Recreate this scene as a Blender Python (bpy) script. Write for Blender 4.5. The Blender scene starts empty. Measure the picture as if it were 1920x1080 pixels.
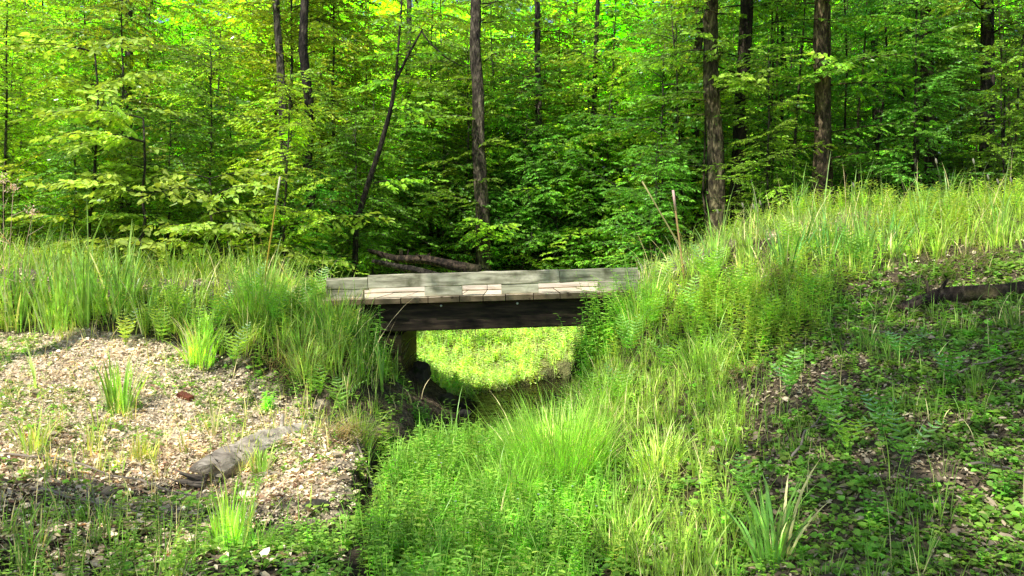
import bpy, math, random
import numpy as np
from mathutils import Vector
rng = np.random.default_rng(11)
random.seed(5)
PI = math.pi
E = 1.80                      # eye height above the water level of the creek
F, CX, HY = 1540.0, 960.0, 485.0
sc = bpy.context.scene
COL = bpy.context.collection

# ------------------------------------------------------------------ helpers
def W(px, py, Y):
    return np.array([(px - CX) / F * Y, Y, E + (HY - py) / F * Y])
def proj(x, y, z):
    y = np.maximum(y, .3)
    return CX + F * x / y, HY - F * (z - E) / y
def nrm(v):
    return v / np.maximum(np.linalg.norm(v, axis=-1, keepdims=True), 1e-9)
def U(a, b, n=None):
    return rng.uniform(a, b, n)

class Buf:
    def __init__(s): s.V, s.Q, s.T, s.C, s.n = [], [], [], [], 0
    def add(s, V, Q=None, T=None, C=(.5, .5, .5)):
        V = np.asarray(V, float).reshape(-1, 3)
        if Q is not None and len(Q): s.Q.append(np.asarray(Q, int).reshape(-1, 4) + s.n)
        if T is not None and len(T): s.T.append(np.asarray(T, int).reshape(-1, 3) + s.n)
        C = np.asarray(C, float)
        if C.ndim == 1: C = np.tile(C, (len(V), 1))
        s.V.append(V); s.C.append(C); s.n += len(V)
    def arrays(s):
        V = np.concatenate(s.V) if s.V else np.zeros((0, 3))
        Q = np.concatenate(s.Q) if s.Q else np.zeros((0, 4), int)
        T = np.concatenate(s.T) if s.T else np.zeros((0, 3), int)
        C = np.concatenate(s.C) if s.C else np.zeros((0, 3))
        return V, Q, T, C
    def mesh(s, name, mat, smooth=True):
        V, Q, T, C = s.arrays()
        me = bpy.data.meshes.new(name)
        me.vertices.add(len(V)); me.vertices.foreach_set('co', V.astype(np.float32).ravel())
        me.loops.add(len(Q) * 4 + len(T) * 3)
        me.loops.foreach_set('vertex_index', np.concatenate([Q.ravel(), T.ravel()]).astype(np.int32))
        me.polygons.add(len(Q) + len(T))
        ls = np.concatenate([np.arange(len(Q)) * 4, len(Q) * 4 + np.arange(len(T)) * 3]).astype(np.int32)
        me.polygons.foreach_set('loop_start', ls)
        me.polygons.foreach_set('use_smooth', np.full(len(Q) + len(T), smooth))
        at = me.color_attributes.new('Col', 'FLOAT_COLOR', 'POINT')
        at.data.foreach_set('color', np.concatenate([C, np.ones((len(C), 1))], 1).astype(np.float32).ravel())
        me.update(calc_edges=True); me.validate()
        me.materials.append(mat)
        return me
    def build(s, name, mat, parent=None, loc=None, smooth=True):
        o = bpy.data.objects.new(name, s.mesh(name, mat, smooth)); COL.objects.link(o)
        if parent is not None: o.parent = parent
        if loc is not None: o.location = loc
        return o

def tag(o, label=None, cat=None, group=None, kind=None):
    if label: o['label'] = label
    if cat: o['category'] = cat
    if group: o['group'] = group
    if kind: o['kind'] = kind
    return o
def empty(name, loc, rz=0):
    o = bpy.data.objects.new(name, None); COL.objects.link(o)
    o.location = loc; o.rotation_euler = (0, 0, rz); o.empty_display_size = .2
    return o

def frame(t):
    t = nrm(t); up = np.array([0, 0, 1.]) if abs(t[2]) < .9 else np.array([1., 0, 0])
    a = nrm(np.cross(t, up)); return a, np.cross(a, t)
def tube(b, P, R, sides=6, col=(.1, .08, .06), rough=0, cap=True):
    P = np.asarray(P, float); n = len(P); R = np.broadcast_to(np.asarray(R, float), (n,))
    ang = np.arange(sides) * 2 * PI / sides
    T = np.gradient(P, axis=0); a0, _ = frame(T[0]); V = []
    rr = 1 + rough * rng.normal(size=sides) * .6
    for k in range(n):
        t = nrm(T[k]); a = nrm(a0 - t * (a0 @ t)); c = np.cross(t, a); a0 = a
        r = R[k] * (rr + rough * rng.normal(size=sides) * .5)
        V.append(P[k] + (np.cos(ang) * r)[:, None] * a + (np.sin(ang) * r)[:, None] * c)
    V = np.concatenate(V)
    i = np.arange(sides); j = (i + 1) % sides
    Q = np.concatenate([np.stack([k * sides + i, k * sides + j, (k + 1) * sides + j, (k + 1) * sides + i], 1) for k in range(n - 1)])
    T3 = []
    if cap:
        V = np.concatenate([V, P[:1], P[-1:]]); c0 = n * sides
        T3 = np.concatenate([np.stack([j, i, np.full(sides, c0)], 1), np.stack([(n - 1) * sides + i, (n - 1) * sides + j, np.full(sides, c0 + 1)], 1)])
    b.add(V, Q, T3, col)

def rep(C, k):
    return np.repeat(np.asarray(C), k, axis=0)
def leaves(b, P, d, n, l, w, C, wa=(.3, .7), wb=(.5, .36), fold=.25, curl=-.15):
    N = len(P); d = nrm(d); s = nrm(np.cross(d, n)); n = np.cross(s, d)
    l = np.broadcast_to(l, (N,))[:, None]; w = np.broadcast_to(w, (N,))[:, None]
    A = [0, wa[0], wa[1], 1, wa[1], wa[0]]; B = [0, wb[0], wb[1], 0, -wb[1], -wb[0]]
    V = np.stack([P + d * l * a + s * w * q + n * (fold * abs(q) * w + curl * a * a * l) for a, q in zip(A, B)], 1).reshape(-1, 3)
    i = np.arange(N)[:, None] * 6
    Q = np.concatenate([i + np.array([0, 1, 2, 3]), i + np.array([0, 3, 4, 5])])
    C = np.asarray(C)
    if C.ndim == 1: C = np.tile(C, (N, 1))
    b.add(V, Q, None, rep(C, 6))
def blades(b, P, head, h, a0, a1, w, C, segs=5, tw=None, prof=None):
    """curved tapering blades: a0 = lean at the foot, a1 = extra lean at the tip (radians)"""
    N = len(P); h = np.broadcast_to(h, (N,)); a0 = np.broadcast_to(a0, (N,)); a1 = np.broadcast_to(a1, (N,)); w = np.broadcast_to(w, (N,))
    D = np.stack([np.cos(head), np.sin(head), 0 * head], 1)
    tw = U(-.9, .9, N) if tw is None else tw
    S = np.stack([-np.sin(head + tw), np.cos(head + tw), 0 * head], 1)
    prof = [.75, 1, .95, .8, .5, 0] if prof is None else prof
    p = np.asarray(P, float).copy(); V = []
    for k in range(segs + 1):
        pw = prof[int(round(k * (len(prof) - 1) / segs))]
        if k < segs: V += [p + S * (w * pw / 2)[:, None], p - S * (w * pw / 2)[:, None]]
        else: V += [p]
        th = a0 + a1 * ((k + .5) / segs) ** 1.4
        p = p + (h / segs)[:, None] * (D * np.sin(th)[:, None] + np.array([0, 0, 1.]) * np.cos(th)[:, None])
    M = 2 * segs + 1
    V = np.stack(V, 1).reshape(-1, 3); i = np.arange(N)[:, None] * M
    Q = np.concatenate([i + np.array([2 * k, 2 * k + 1, 2 * k + 3, 2 * k + 2]) for k in range(segs - 1)])
    T = i + np.array([2 * segs - 2, 2 * segs - 1, 2 * segs])
    C = np.asarray(C)
    if C.ndim == 1: C = np.tile(C, (N, 1))
    b.add(V, Q, T, rep(C, M))
def scatter(b, tmpl, P, rz, s, C=None, tilt=0.15, normal=None):
    """copies of small template plants merged in one mesh (for what nobody could count)"""
    arr = [t.arrays() for t in tmpl]; which = rng.integers(0, len(tmpl), len(P))
    for k, (V, Q, T, K) in enumerate(arr):
        m = np.where(which == k)[0]; N = len(m)
        if not N: continue
        c, sn = np.cos(rz[m])[:, None], np.sin(rz[m])[:, None]
        v = V[None] * s[m][:, None, None]
        x = v[..., 0] * c - v[..., 1] * sn; y = v[..., 0] * sn + v[..., 1] * c; z = v[..., 2]
        tx, ty = rng.normal(0, tilt, (2, N, 1))
        v = np.stack([x + z * tx, y + z * ty, z], -1) + P[m][:, None, :]
        if normal is not None:
            v[..., 2] += -(normal[m, 0:1] * x + normal[m, 1:2] * y) / np.maximum(normal[m, 2:3], .3)
        kc = np.tile(K[None], (N, 1, 1))
        if C is not None: kc = kc * C[m][:, None, :]
        off = (np.arange(N) * len(V))[:, None, None]
        b.add(v.reshape(-1, 3), (Q[None] + off).reshape(-1, 4) if len(Q) else None, (T[None] + off).reshape(-1, 3) if len(T) else None, kc.reshape(-1, 3))

def vnoise(x, y, seed, f):
    g = np.random.default_rng(seed).uniform(-1, 1, (64, 64))
    u, v = x * f, y * f; i, j = np.floor(u).astype(int), np.floor(v).astype(int); a, c = u - i, v - j
    a = a * a * (3 - 2 * a); c = c * c * (3 - 2 * c); i %= 64; j %= 64; i2, j2 = (i + 1) % 64, (j + 1) % 64
    return (g[i, j] * (1 - a) + g[i2, j] * a) * (1 - c) + (g[i, j2] * (1 - a) + g[i2, j2] * a) * c

# ------------------------------------------------------------------ materials
def mat(name):
    m = bpy.data.materials.new(name); m.use_nodes = True; nt = m.node_tree; nt.nodes.clear()
    return m, nt, nt.nodes.new('ShaderNodeOutputMaterial')
def N(nt, t, **k):
    n = nt.nodes.new(t)
    for a, v in k.items():
        if a.startswith('i_'): n.inputs[a[2:].replace('_', ' ')].default_value = v
        else: setattr(n, a, v)
    return n
def foliage_mat(name, trans=.45, sat=1.0, val=1.0, rough=.5, objvar=0.0, gloss=.25, noise=.35, tint=(1.25, 1.1, .45)):
    m, nt, out = mat(name); L = nt.links.new
    at = N(nt, 'ShaderNodeAttribute', attribute_name='Col')
    tc = N(nt, 'ShaderNodeTexCoord'); nz = N(nt, 'ShaderNodeTexNoise'); nz.inputs['Scale'].default_value = 9
    geo = N(nt, 'ShaderNodeNewGeometry'); L(geo.outputs['Position'], nz.inputs['Vector'])
    hs = N(nt, 'ShaderNodeHueSaturation'); hs.inputs['Saturation'].default_value = sat
    mr = N(nt, 'ShaderNodeMapRange'); mr.inputs['From Min'].default_value = .3; mr.inputs['From Max'].default_value = .7
    mr.inputs['To Min'].default_value = val * (1 - noise); mr.inputs['To Max'].default_value = val * (1 + noise)
    L(nz.outputs['Fac'], mr.inputs['Value']); L(at.outputs['Color'], hs.inputs['Color'])
    if objvar:
        oi = N(nt, 'ShaderNodeObjectInfo'); m2 = N(nt, 'ShaderNodeMapRange'); m2.inputs['To Min'].default_value = 1 - objvar; m2.inputs['To Max'].default_value = 1 + objvar
        L(oi.outputs['Random'], m2.inputs['Value']); mu = N(nt, 'ShaderNodeMath', operation='MULTIPLY')
        L(mr.outputs[0], mu.inputs[0]); L(m2.outputs[0], mu.inputs[1]); L(mu.outputs[0], hs.inputs['Value'])
        m3 = N(nt, 'ShaderNodeMapRange'); m3.inputs['To Min'].default_value = .485; m3.inputs['To Max'].default_value = .51
        L(oi.outputs['Random'], m3.inputs['Value']); L(m3.outputs[0], hs.inputs['Hue'])
    else: L(mr.outputs[0], hs.inputs['Value'])
    di = N(nt, 'ShaderNodeBsdfDiffuse'); tr = N(nt, 'ShaderNodeBsdfTranslucent'); gl = N(nt, 'ShaderNodeBsdfGlossy'); gl.inputs['Roughness'].default_value = rough
    gl.inputs['Color'].default_value = (.9, 1, .85, 1)
    mx = N(nt, 'ShaderNodeMixShader'); mx.inputs[0].default_value = trans
    mg = N(nt, 'ShaderNodeMixShader'); fr = N(nt, 'ShaderNodeFresnel'); fr.inputs['IOR'].default_value = 1.35
    mf = N(nt, 'ShaderNodeMath', operation='MULTIPLY'); mf.inputs[1].default_value = gloss
    tm = N(nt, 'ShaderNodeMix', data_type='RGBA', blend_type='MULTIPLY'); tm.inputs['Factor'].default_value = 1
    tm.inputs['B'].default_value = (*tint, 1); L(hs.outputs[0], tm.inputs['A'])
    L(hs.outputs[0], di.inputs[0]); L(tm.outputs['Result'], tr.inputs[0]); L(di.outputs[0], mx.inputs[1]); L(tr.outputs[0], mx.inputs[2])
    L(fr.outputs[0], mf.inputs[0]); L(mf.outputs[0], mg.inputs[0]); L(mx.outputs[0], mg.inputs[1]); L(gl.outputs[0], mg.inputs[2])
    L(mg.outputs[0], out.inputs[0])
    return m
def solid_mat(name, stops, scale=(1, 1, 1), nscale=6, detail=8, rough=.85, bump=.4, bscale=30, useattr=False, coord='Object', distort=.6, spec=.3, bdist=.02, second=None):
    m, nt, out = mat(name); L = nt.links.new
    tc = N(nt, 'ShaderNodeTexCoord'); mp = N(nt, 'ShaderNodeMapping'); mp.inputs['Scale'].default_value = scale
    L(tc.outputs[coord], mp.inputs[0])
    nz = N(nt, 'ShaderNodeTexNoise'); nz.inputs['Scale'].default_value = nscale; nz.inputs['Detail'].default_value = detail; nz.inputs['Distortion'].default_value = distort
    nz.inputs['Roughness'].default_value = .65
    L(mp.outputs[0], nz.inputs['Vector'])
    cr = N(nt, 'ShaderNodeValToRGB'); el = cr.color_ramp.elements
    while len(el) < len(stops): el.new(.5)
    for e, (p, c) in zip(el, stops): e.position = p; e.color = (*c, 1)
    L(nz.outputs['Fac'], cr.inputs[0]); colr = cr.outputs[0]
    if second:
        n2 = N(nt, 'ShaderNodeTexNoise'); n2.inputs['Scale'].default_value = second[0]; n2.inputs['Detail'].default_value = 5
        L(tc.outputs[coord], n2.inputs['Vector'])
        r2 = N(nt, 'ShaderNodeMapRange'); r2.inputs['From Min'].default_value = second[2]; r2.inputs['From Max'].default_value = second[3]
        L(n2.outputs['Fac'], r2.inputs[0]); mm = N(nt, 'ShaderNodeMix', data_type='RGBA'); L(r2.outputs[0], mm.inputs['Factor'])
        L(colr, mm.inputs['A']); mm.inputs['B'].default_value = (*second[1], 1); colr = mm.outputs['Result']
    if useattr:
        at = N(nt, 'ShaderNodeAttribute', attribute_name='Col'); mu = N(nt, 'ShaderNodeMix', data_type='RGBA', blend_type='MULTIPLY'); mu.inputs['Factor'].default_value = 1
        L(colr, mu.inputs['A']); L(at.outputs['Color'], mu.inputs['B']); colr = mu.outputs['Result']
    bs = N(nt, 'ShaderNodeBsdfPrincipled'); bs.inputs['Roughness'].default_value = rough; bs.inputs['Specular IOR Level'].default_value = spec
    L(colr, bs.inputs['Base Color'])
    nb = N(nt, 'ShaderNodeTexNoise'); nb.inputs['Scale'].default_value = bscale; nb.inputs['Detail'].default_value = 8; L(mp.outputs[0], nb.inputs['Vector'])
    bu = N(nt, 'ShaderNodeBump'); bu.inputs['Strength'].default_value = bump; bu.inputs['Distance'].default_value = bdist
    L(nb.outputs['Fac'], bu.inputs['Height']); L(bu.outputs[0], bs.inputs['Normal']); L(bs.outputs[0], out.inputs[0])
    return m

M_tree = foliage_mat('tree_leaf', trans=.58, val=4.2, objvar=.30, gloss=.7, noise=.45, rough=.36, sat=1.06)
M_near = foliage_mat('maple_leaf', trans=.5, val=2.9, sat=1.0, gloss=.4, noise=.25, rough=.45)
M_grass = foliage_mat('grass_blade', trans=.5, val=3.8, gloss=.9, noise=.5, rough=.36, sat=.97)
M_herb = foliage_mat('herb_leaf', trans=.5, val=3.5, gloss=.4, noise=.4, rough=.4, sat=1.0)
M_dry = foliage_mat('dry_leaf', trans=.15, val=2.2, gloss=.1, noise=.25, tint=(1, .9, .7))
M_bark = solid_mat('bark', [(.36, (.010, .008, .006)), (.5, (.045, .038, .028)), (.64, (.16, .14, .11))], scale=(1, 1, .3), nscale=18, bump=1, bscale=26, bdist=.05, useattr=True, second=(2.2, (.05, .06, .02), .55, .75))
M_deadwood = solid_mat('weathered_deadwood', [(.3, (.10, .085, .07)), (.5, (.24, .215, .18)), (.7, (.42, .39, .34))], scale=(.16, 1, 1), nscale=16, bump=.8, bscale=34, bdist=.02, useattr=True)
M_timber = solid_mat('weathered_timber', [(.34, (.20, .185, .13)), (.5, (.52, .49, .37)), (.66, (.74, .70, .56))], scale=(.12, 1, 1), nscale=22, bump=.35, bscale=60, bdist=.006, useattr=True, second=(5, (.13, .125, .07), .50, .72))
M_deck = solid_mat('sunlit_bleached_plank', [(.3, (.36, .30, .22)), (.5, (.58, .51, .41)), (.7, (.74, .68, .58))], scale=(.3, .3, 1), nscale=22, bump=.4, bscale=60, bdist=.006, useattr=True, second=(9, (.10, .07, .045), .60, .68))
M_bleach = solid_mat('bleached_kerb', [(.3, (.45, .38, .30)), (.5, (.72, .66, .56)), (.7, (.85, .80, .72))], scale=(.1, 1, 1), nscale=20, bump=.4, bscale=50, bdist=.006, second=(7, (.2, .15, .10), .70, .76))
M_girder = solid_mat('shade_dark_beam', [(.36, (.008, .005, .003)), (.5, (.028, .019, .011)), (.66, (.075, .052, .032))], scale=(.12, 1, 1), nscale=18, bump=.4, bscale=50, bdist=.008)  # the girder's shade is put into this near-black brown base colour
M_crib = solid_mat('damp_abutment_timber', [(.3, (.035, .024, .012)), (.55, (.11, .075, .035)), (.75, (.20, .15, .07))], scale=(.2, 1, 1), nscale=16, bump=.5, bscale=40)
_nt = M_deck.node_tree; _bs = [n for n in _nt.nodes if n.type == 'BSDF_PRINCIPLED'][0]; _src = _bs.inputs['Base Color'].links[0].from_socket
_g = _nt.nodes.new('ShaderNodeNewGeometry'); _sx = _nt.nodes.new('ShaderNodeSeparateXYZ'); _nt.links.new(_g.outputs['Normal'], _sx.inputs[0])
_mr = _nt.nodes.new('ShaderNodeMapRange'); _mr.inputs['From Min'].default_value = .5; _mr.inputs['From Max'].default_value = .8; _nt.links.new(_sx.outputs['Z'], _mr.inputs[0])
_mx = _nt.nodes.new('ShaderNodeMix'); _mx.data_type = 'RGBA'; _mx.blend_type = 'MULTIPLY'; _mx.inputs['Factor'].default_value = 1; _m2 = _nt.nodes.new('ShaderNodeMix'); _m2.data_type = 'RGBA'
_m2.inputs['A'].default_value = (.34, .29, .21, 1); _m2.inputs['B'].default_value = (1.5, 1.46, 1.38, 1); _nt.links.new(_mr.outputs[0], _m2.inputs['Factor'])  # bleached tops also painted bright as sunlit, plank sides darkened to brown
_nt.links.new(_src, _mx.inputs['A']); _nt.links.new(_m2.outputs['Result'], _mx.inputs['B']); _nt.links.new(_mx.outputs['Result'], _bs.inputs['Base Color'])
M_rock = solid_mat('mossy_rock', [(.3, (.03, .028, .022)), (.5, (.08, .075, .06)), (.7, (.16, .15, .12))], nscale=5, bump=.8, bscale=14, bdist=.03, useattr=True, second=(6, (.03, .05, .012), .55, .65))
M_bolt = solid_mat('galvanised_bolt', [(.4, (.5, .5, .5)), (.6, (.7, .7, .7))], rough=.35, bump=.1)
M_stake = solid_mat('stake_paint', [(.35, (.82, .82, .82)), (.6, (1, 1, 1))], nscale=30, bump=.2, useattr=True, rough=.5)
M_brick = solid_mat('worn_brick', [(.35, (.10, .03, .018)), (.6, (.24, .075, .04))], nscale=20, bump=.6, bscale=50, useattr=False)
M_fluff = foliage_mat('seed_head', trans=.5, gloss=.1, noise=.1, tint=(1, 1, 1))

def soil_material():
    m, nt, out = mat('forest_soil'); L = nt.links.new
    geo = N(nt, 'ShaderNodeNewGeometry'); at = N(nt, 'ShaderNodeAttribute', attribute_name='Col')
    n1 = N(nt, 'ShaderNodeTexNoise'); n1.inputs['Scale'].default_value = 26; n1.inputs['Detail'].default_value = 9; n1.inputs['Roughness'].default_value = .75
    v = N(nt, 'ShaderNodeTexVoronoi'); v.inputs['Scale'].default_value = 34; v.inputs['Randomness'].default_value = 1
    for n in (n1, v): L(geo.outputs['Position'], n.inputs['Vector'])
    mr = N(nt, 'ShaderNodeMapRange'); mr.inputs['From Min'].default_value = .3; mr.inputs['From Max'].default_value = .7; mr.inputs['To Min'].default_value = .35; mr.inputs['To Max'].default_value = 1.6
    L(n1.outputs['Fac'], mr.inputs[0])
    mx = N(nt, 'ShaderNodeMix', data_type='RGBA', blend_type='MULTIPLY'); mx.inputs['Factor'].default_value = 1
    L(at.outputs['Color'], mx.inputs['A']); L(mr.outputs[0], mx.inputs['B'])
    hv = N(nt, 'ShaderNodeMapRange'); hv.inputs['To Min'].default_value = .55; hv.inputs['To Max'].default_value = 1.35
    sx = N(nt, 'ShaderNodeSeparateColor'); L(v.outputs['Color'], sx.inputs[0]); L(sx.outputs[0], hv.inputs[0])
    m2 = N(nt, 'ShaderNodeMix', data_type='RGBA', blend_type='MULTIPLY'); m2.inputs['Factor'].default_value = 1
    L(mx.outputs['Result'], m2.inputs['A']); L(hv.outputs[0], m2.inputs['B'])
    bs = N(nt, 'ShaderNodeBsdfPrincipled'); bs.inputs['Roughness'].default_value = .95; bs.inputs['Specular IOR Level'].default_value = .15
    L(m2.outputs['Result'], bs.inputs['Base Color'])
    bu = N(nt, 'ShaderNodeBump'); bu.inputs['Strength'].default_value = 1; bu.inputs['Distance'].default_value = .03
    ad = N(nt, 'ShaderNodeMath', operation='ADD'); L(n1.outputs['Fac'], ad.inputs[0]); L(v.outputs['Distance'], ad.inputs[1])
    L(ad.outputs[0], bu.inputs['Height']); L(bu.outputs[0], bs.inputs['Normal']); L(bs.outputs[0], out.inputs[0])
    return m
M_soil = soil_material()
def water_material():
    m, nt, out = mat('creek_water'); L = nt.links.new
    geo = N(nt, 'ShaderNodeNewGeometry'); n1 = N(nt, 'ShaderNodeTexNoise'); n1.inputs['Scale'].default_value = 7; n1.inputs['Detail'].default_value = 3
    L(geo.outputs['Position'], n1.inputs['Vector'])
    bs = N(nt, 'ShaderNodeBsdfPrincipled'); bs.inputs['Base Color'].default_value = (.018, .014, .008, 1); bs.inputs['Roughness'].default_value = .12
    bs.inputs['IOR'].default_value = 1.33
    bu = N(nt, 'ShaderNodeBump'); bu.inputs['Strength'].default_value = .9; bu.inputs['Distance'].default_value = .08
    L(n1.outputs['Fac'], bu.inputs['Height']); L(bu.outputs[0], bs.inputs['Normal']); L(bs.outputs[0], out.inputs[0])
    return m

# ------------------------------------------------------------------ terrain
CP = [  # x, y, height relative to the eye
 (0,0,-1.65),(-3,1,-1.6),(3,1,-1.35),(0,3,-1.78),(-6,2,-1.5),(6,2,-.8),
 (-3.1,4.9,-1.64),(-2.2,5.2,-1.72),(-4.1,6.6,-1.35),(-5.6,9,-.62),(-4.1,8.9,-.66),(-3.95,8,-1.08),(-2.87,7.9,-1.28),(-2.41,6.3,-1.66),(-1.8,7.1,-1.5),(-1.45,6.9,-1.55),
 (-1.45,6.0,-1.66),(-6,9.7,-.18),(-4,9.7,-.28),(-2.6,9.5,-.46),(-2.2,8.6,-.95),(-1.75,8.3,-1.18),(-1.5,8.6,-1.25),(-2.2,9.3,-.52),(-2.2,10.5,-.52),(-1.75,9.3,-.80),(-1.3,9.6,-1.3),(-.75,9.6,-1.75),
 (-1.2,7.7,-1.62),(-8,6,-1.2),(-8,9,-.6),(-8,11,-.25),(-5,11,-.35),
 (0,9,-1.84),(0,10,-1.84),(.2,10.8,-1.80),(.4,8,-1.76),(.2,7,-1.75),(0,6,-1.75),(.3,5,-1.77),(-.3,7.5,-1.76),
 (.76,4.9,-1.78),(.5,9.6,-1.72),(1.05,9.6,-.95),(1.5,9.3,-.48),(1.5,10.5,-.45),(2.0,9.4,-.12),(.78,8.6,-1.42),(1.09,8.8,-.95),(1.8,8.2,-.66),(1.55,7,-1.27),(1.19,5.4,-1.63),
 (3.26,9.4,.22),(5.68,9.4,.55),(2.88,8.2,-.38),(2.38,6.8,-.93),(1.82,5.2,-1.42),(3.8,7.9,-.40),(2.88,6,-1.02),(2.2,4.6,-1.4),(5.25,8.6,.22),(4.58,7.5,-.33),(3.4,5.6,-.95),(2.6,4.3,-1.42),
 (7.5,7,.1),(7,9.5,.66),(5,4,-.9),(3.3,12,.1),(5.7,12,.35),(8,12,.5),
 (-1.5,12,-1.6),(0,12,-1.72),(1.2,12,-1.5),(0,14,-1.25),(-3,12,-.95),(2.4,12,-.7),(-3,14,-.9),(2.5,14.5,-.7),(0,16,-.85),(-4,16,-.7),(4,16,-.3),(-8,16,-.5),(8,16,.2),(0,20,-.6),(-8,20,-.5),(8,20,.1),(-12,8,-.5),(12,8,.8),(-12,16,-.5),(12,16,.5),(-12,2,-1.2),(12,2,.2)]
CP = np.array(CP, float)
def _phi(r2): return .5 * r2 * np.log(r2 + 1e-12)
_n = len(CP); _d = ((CP[:, None, :2] - CP[None, :, :2]) ** 2).sum(-1)
_A = np.zeros((_n + 3, _n + 3)); _A[:_n, :_n] = _phi(_d) + np.eye(_n) * .02; _A[:_n, _n] = 1; _A[:_n, _n + 1:] = CP[:, :2]; _A[_n:, :_n] = _A[:_n, _n:].T
_w = np.linalg.solve(_A, np.concatenate([CP[:, 2], [0, 0, 0]]))
GX, GY = np.linspace(-12, 12, 481), np.linspace(-3, 20, 461)
_gx, _gy = np.meshgrid(GX, GY, indexing='ij'); _g = np.zeros_like(_gx)
for k in range(_n): _g += _w[k] * _phi((_gx - CP[k, 0]) ** 2 + (_gy - CP[k, 1]) ** 2)
_g += _w[_n] + _w[_n + 1] * _gx + _w[_n + 2] * _gy
def sstep(a, b, t):
    t = np.clip((t - a) / (b - a), 0, 1); return t * t * (3 - 2 * t)
def channel_x(y):
    return np.interp(y, [-3, 3, 4.5, 5.5, 6.7, 7.5, 8.4, 9.2, 10.2, 11.2, 12.5, 14], [-1.5, -1.3, -1.1, -1.03, -1.12, -.95, -.5, .02, .15, .35, 1.2, 2.2])
GZ = _g
def H0(x, y):
    xc, yc = np.clip(x, -11.99, 11.99), np.clip(y, -2.99, 19.99)
    u, v = (xc + 12) / .05, (yc + 3) / .05; i, j = u.astype(int), v.astype(int); a, c = u - i, v - j
    z = (GZ[i, j] * (1 - a) + GZ[i + 1, j] * a) * (1 - c) + (GZ[i, j + 1] * (1 - a) + GZ[i + 1, j + 1] * a) * c
    out = np.maximum(np.abs(x) - 12, 0) * .01 + np.maximum(y - 20, 0) * .012
    return z + out * (np.abs(x) < 1e9)
def H(x, y):
    x, y = np.asarray(x, float), np.asarray(y, float)
    z = H0(x, y)
    z = z + (.05 + .05 * ((x < -1) & (y < 9))) * vnoise(x + 30, y + 30, 1, 1.3) + .03 * vnoise(x + 30, y + 30, 2, 3.7) + .014 * vnoise(x + 30, y + 30, 3, 9.) + .006 * vnoise(x + 30, y + 30, 4, 23.)
    d = np.abs(x - channel_x(y) + .06 * vnoise(x + 30, y + 30, 6, 2.5)); near = (y < 12.6)
    wch = np.interp(y, [5.0, 5.5, 6.0, 7.8, 8.6], [-.25, -.12, .0, .12, .46])
    t = sstep(wch, wch + .18, d)
    z = np.where(near, np.minimum(z, -1.90) * (1 - t) + z * t, z)
    return z + E
def Hn(x, y):
    e = .04; return nrm(np.stack([-(H0(x + e, y) - H0(x - e, y)) / (2 * e), -(H0(x, y + e) - H0(x, y - e)) / (2 * e), np.ones_like(x)], -1))

def inside(px, py, poly):
    r = np.zeros(px.shape, bool); n = len(poly)
    for i in range(n):
        (x1, y1), (x2, y2) = poly[i], poly[(i + 1) % n]
        c = ((y1 > py) != (y2 > py)) & (px < (x2 - x1) * (py - y1) / (y2 - y1 + 1e-9) + x1)
        r ^= c
    return r
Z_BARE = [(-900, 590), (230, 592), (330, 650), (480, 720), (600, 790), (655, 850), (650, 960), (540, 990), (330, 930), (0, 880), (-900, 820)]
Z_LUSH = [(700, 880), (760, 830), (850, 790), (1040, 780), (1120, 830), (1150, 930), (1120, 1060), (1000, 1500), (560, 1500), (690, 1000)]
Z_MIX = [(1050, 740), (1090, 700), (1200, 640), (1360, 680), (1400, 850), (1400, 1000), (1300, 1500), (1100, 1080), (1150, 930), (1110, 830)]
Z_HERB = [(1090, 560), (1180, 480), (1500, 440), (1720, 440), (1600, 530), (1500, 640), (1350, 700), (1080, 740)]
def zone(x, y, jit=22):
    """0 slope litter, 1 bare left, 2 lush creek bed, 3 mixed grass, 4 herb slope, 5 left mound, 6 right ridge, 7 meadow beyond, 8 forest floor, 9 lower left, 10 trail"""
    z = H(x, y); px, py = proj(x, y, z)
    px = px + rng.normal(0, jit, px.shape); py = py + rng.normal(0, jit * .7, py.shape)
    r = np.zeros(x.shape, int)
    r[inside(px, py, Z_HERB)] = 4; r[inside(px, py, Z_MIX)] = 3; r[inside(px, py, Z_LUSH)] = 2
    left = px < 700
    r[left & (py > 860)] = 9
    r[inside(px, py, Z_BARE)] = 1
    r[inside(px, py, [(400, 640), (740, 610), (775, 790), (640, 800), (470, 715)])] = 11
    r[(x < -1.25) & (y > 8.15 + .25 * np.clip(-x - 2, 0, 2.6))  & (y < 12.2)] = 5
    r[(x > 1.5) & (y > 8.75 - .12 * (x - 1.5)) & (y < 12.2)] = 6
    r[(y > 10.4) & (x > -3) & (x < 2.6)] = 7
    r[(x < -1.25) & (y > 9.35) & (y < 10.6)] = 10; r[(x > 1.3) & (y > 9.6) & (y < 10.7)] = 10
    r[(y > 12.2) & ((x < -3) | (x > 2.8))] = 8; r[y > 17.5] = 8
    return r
# terrain sheet, fine near the creek and coarse out to the horizon
xs = np.concatenate([[-400, -200, -100, -60, -40, -28, -20, -15], np.arange(-12, -6, .2), np.arange(-6, 6, .06), np.arange(6, 12.1, .2), [15, 20, 28, 40, 60, 100, 200, 400]])
ys = np.concatenate([[-300, -100, -40, -15, -8], np.arange(-3, 3, .2), np.arange(3, 13, .06), np.arange(13, 20.1, .2), [22, 25, 30, 36, 45, 60, 80, 120, 200, 400]])
X, Y = np.meshgrid(xs, ys, indexing='ij'); Z = H(X, Y)
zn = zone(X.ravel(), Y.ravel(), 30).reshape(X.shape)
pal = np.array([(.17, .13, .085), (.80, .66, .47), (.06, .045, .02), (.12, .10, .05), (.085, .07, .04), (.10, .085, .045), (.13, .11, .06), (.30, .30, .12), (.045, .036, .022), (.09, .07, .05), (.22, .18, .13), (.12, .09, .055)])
C = pal[zn]
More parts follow.
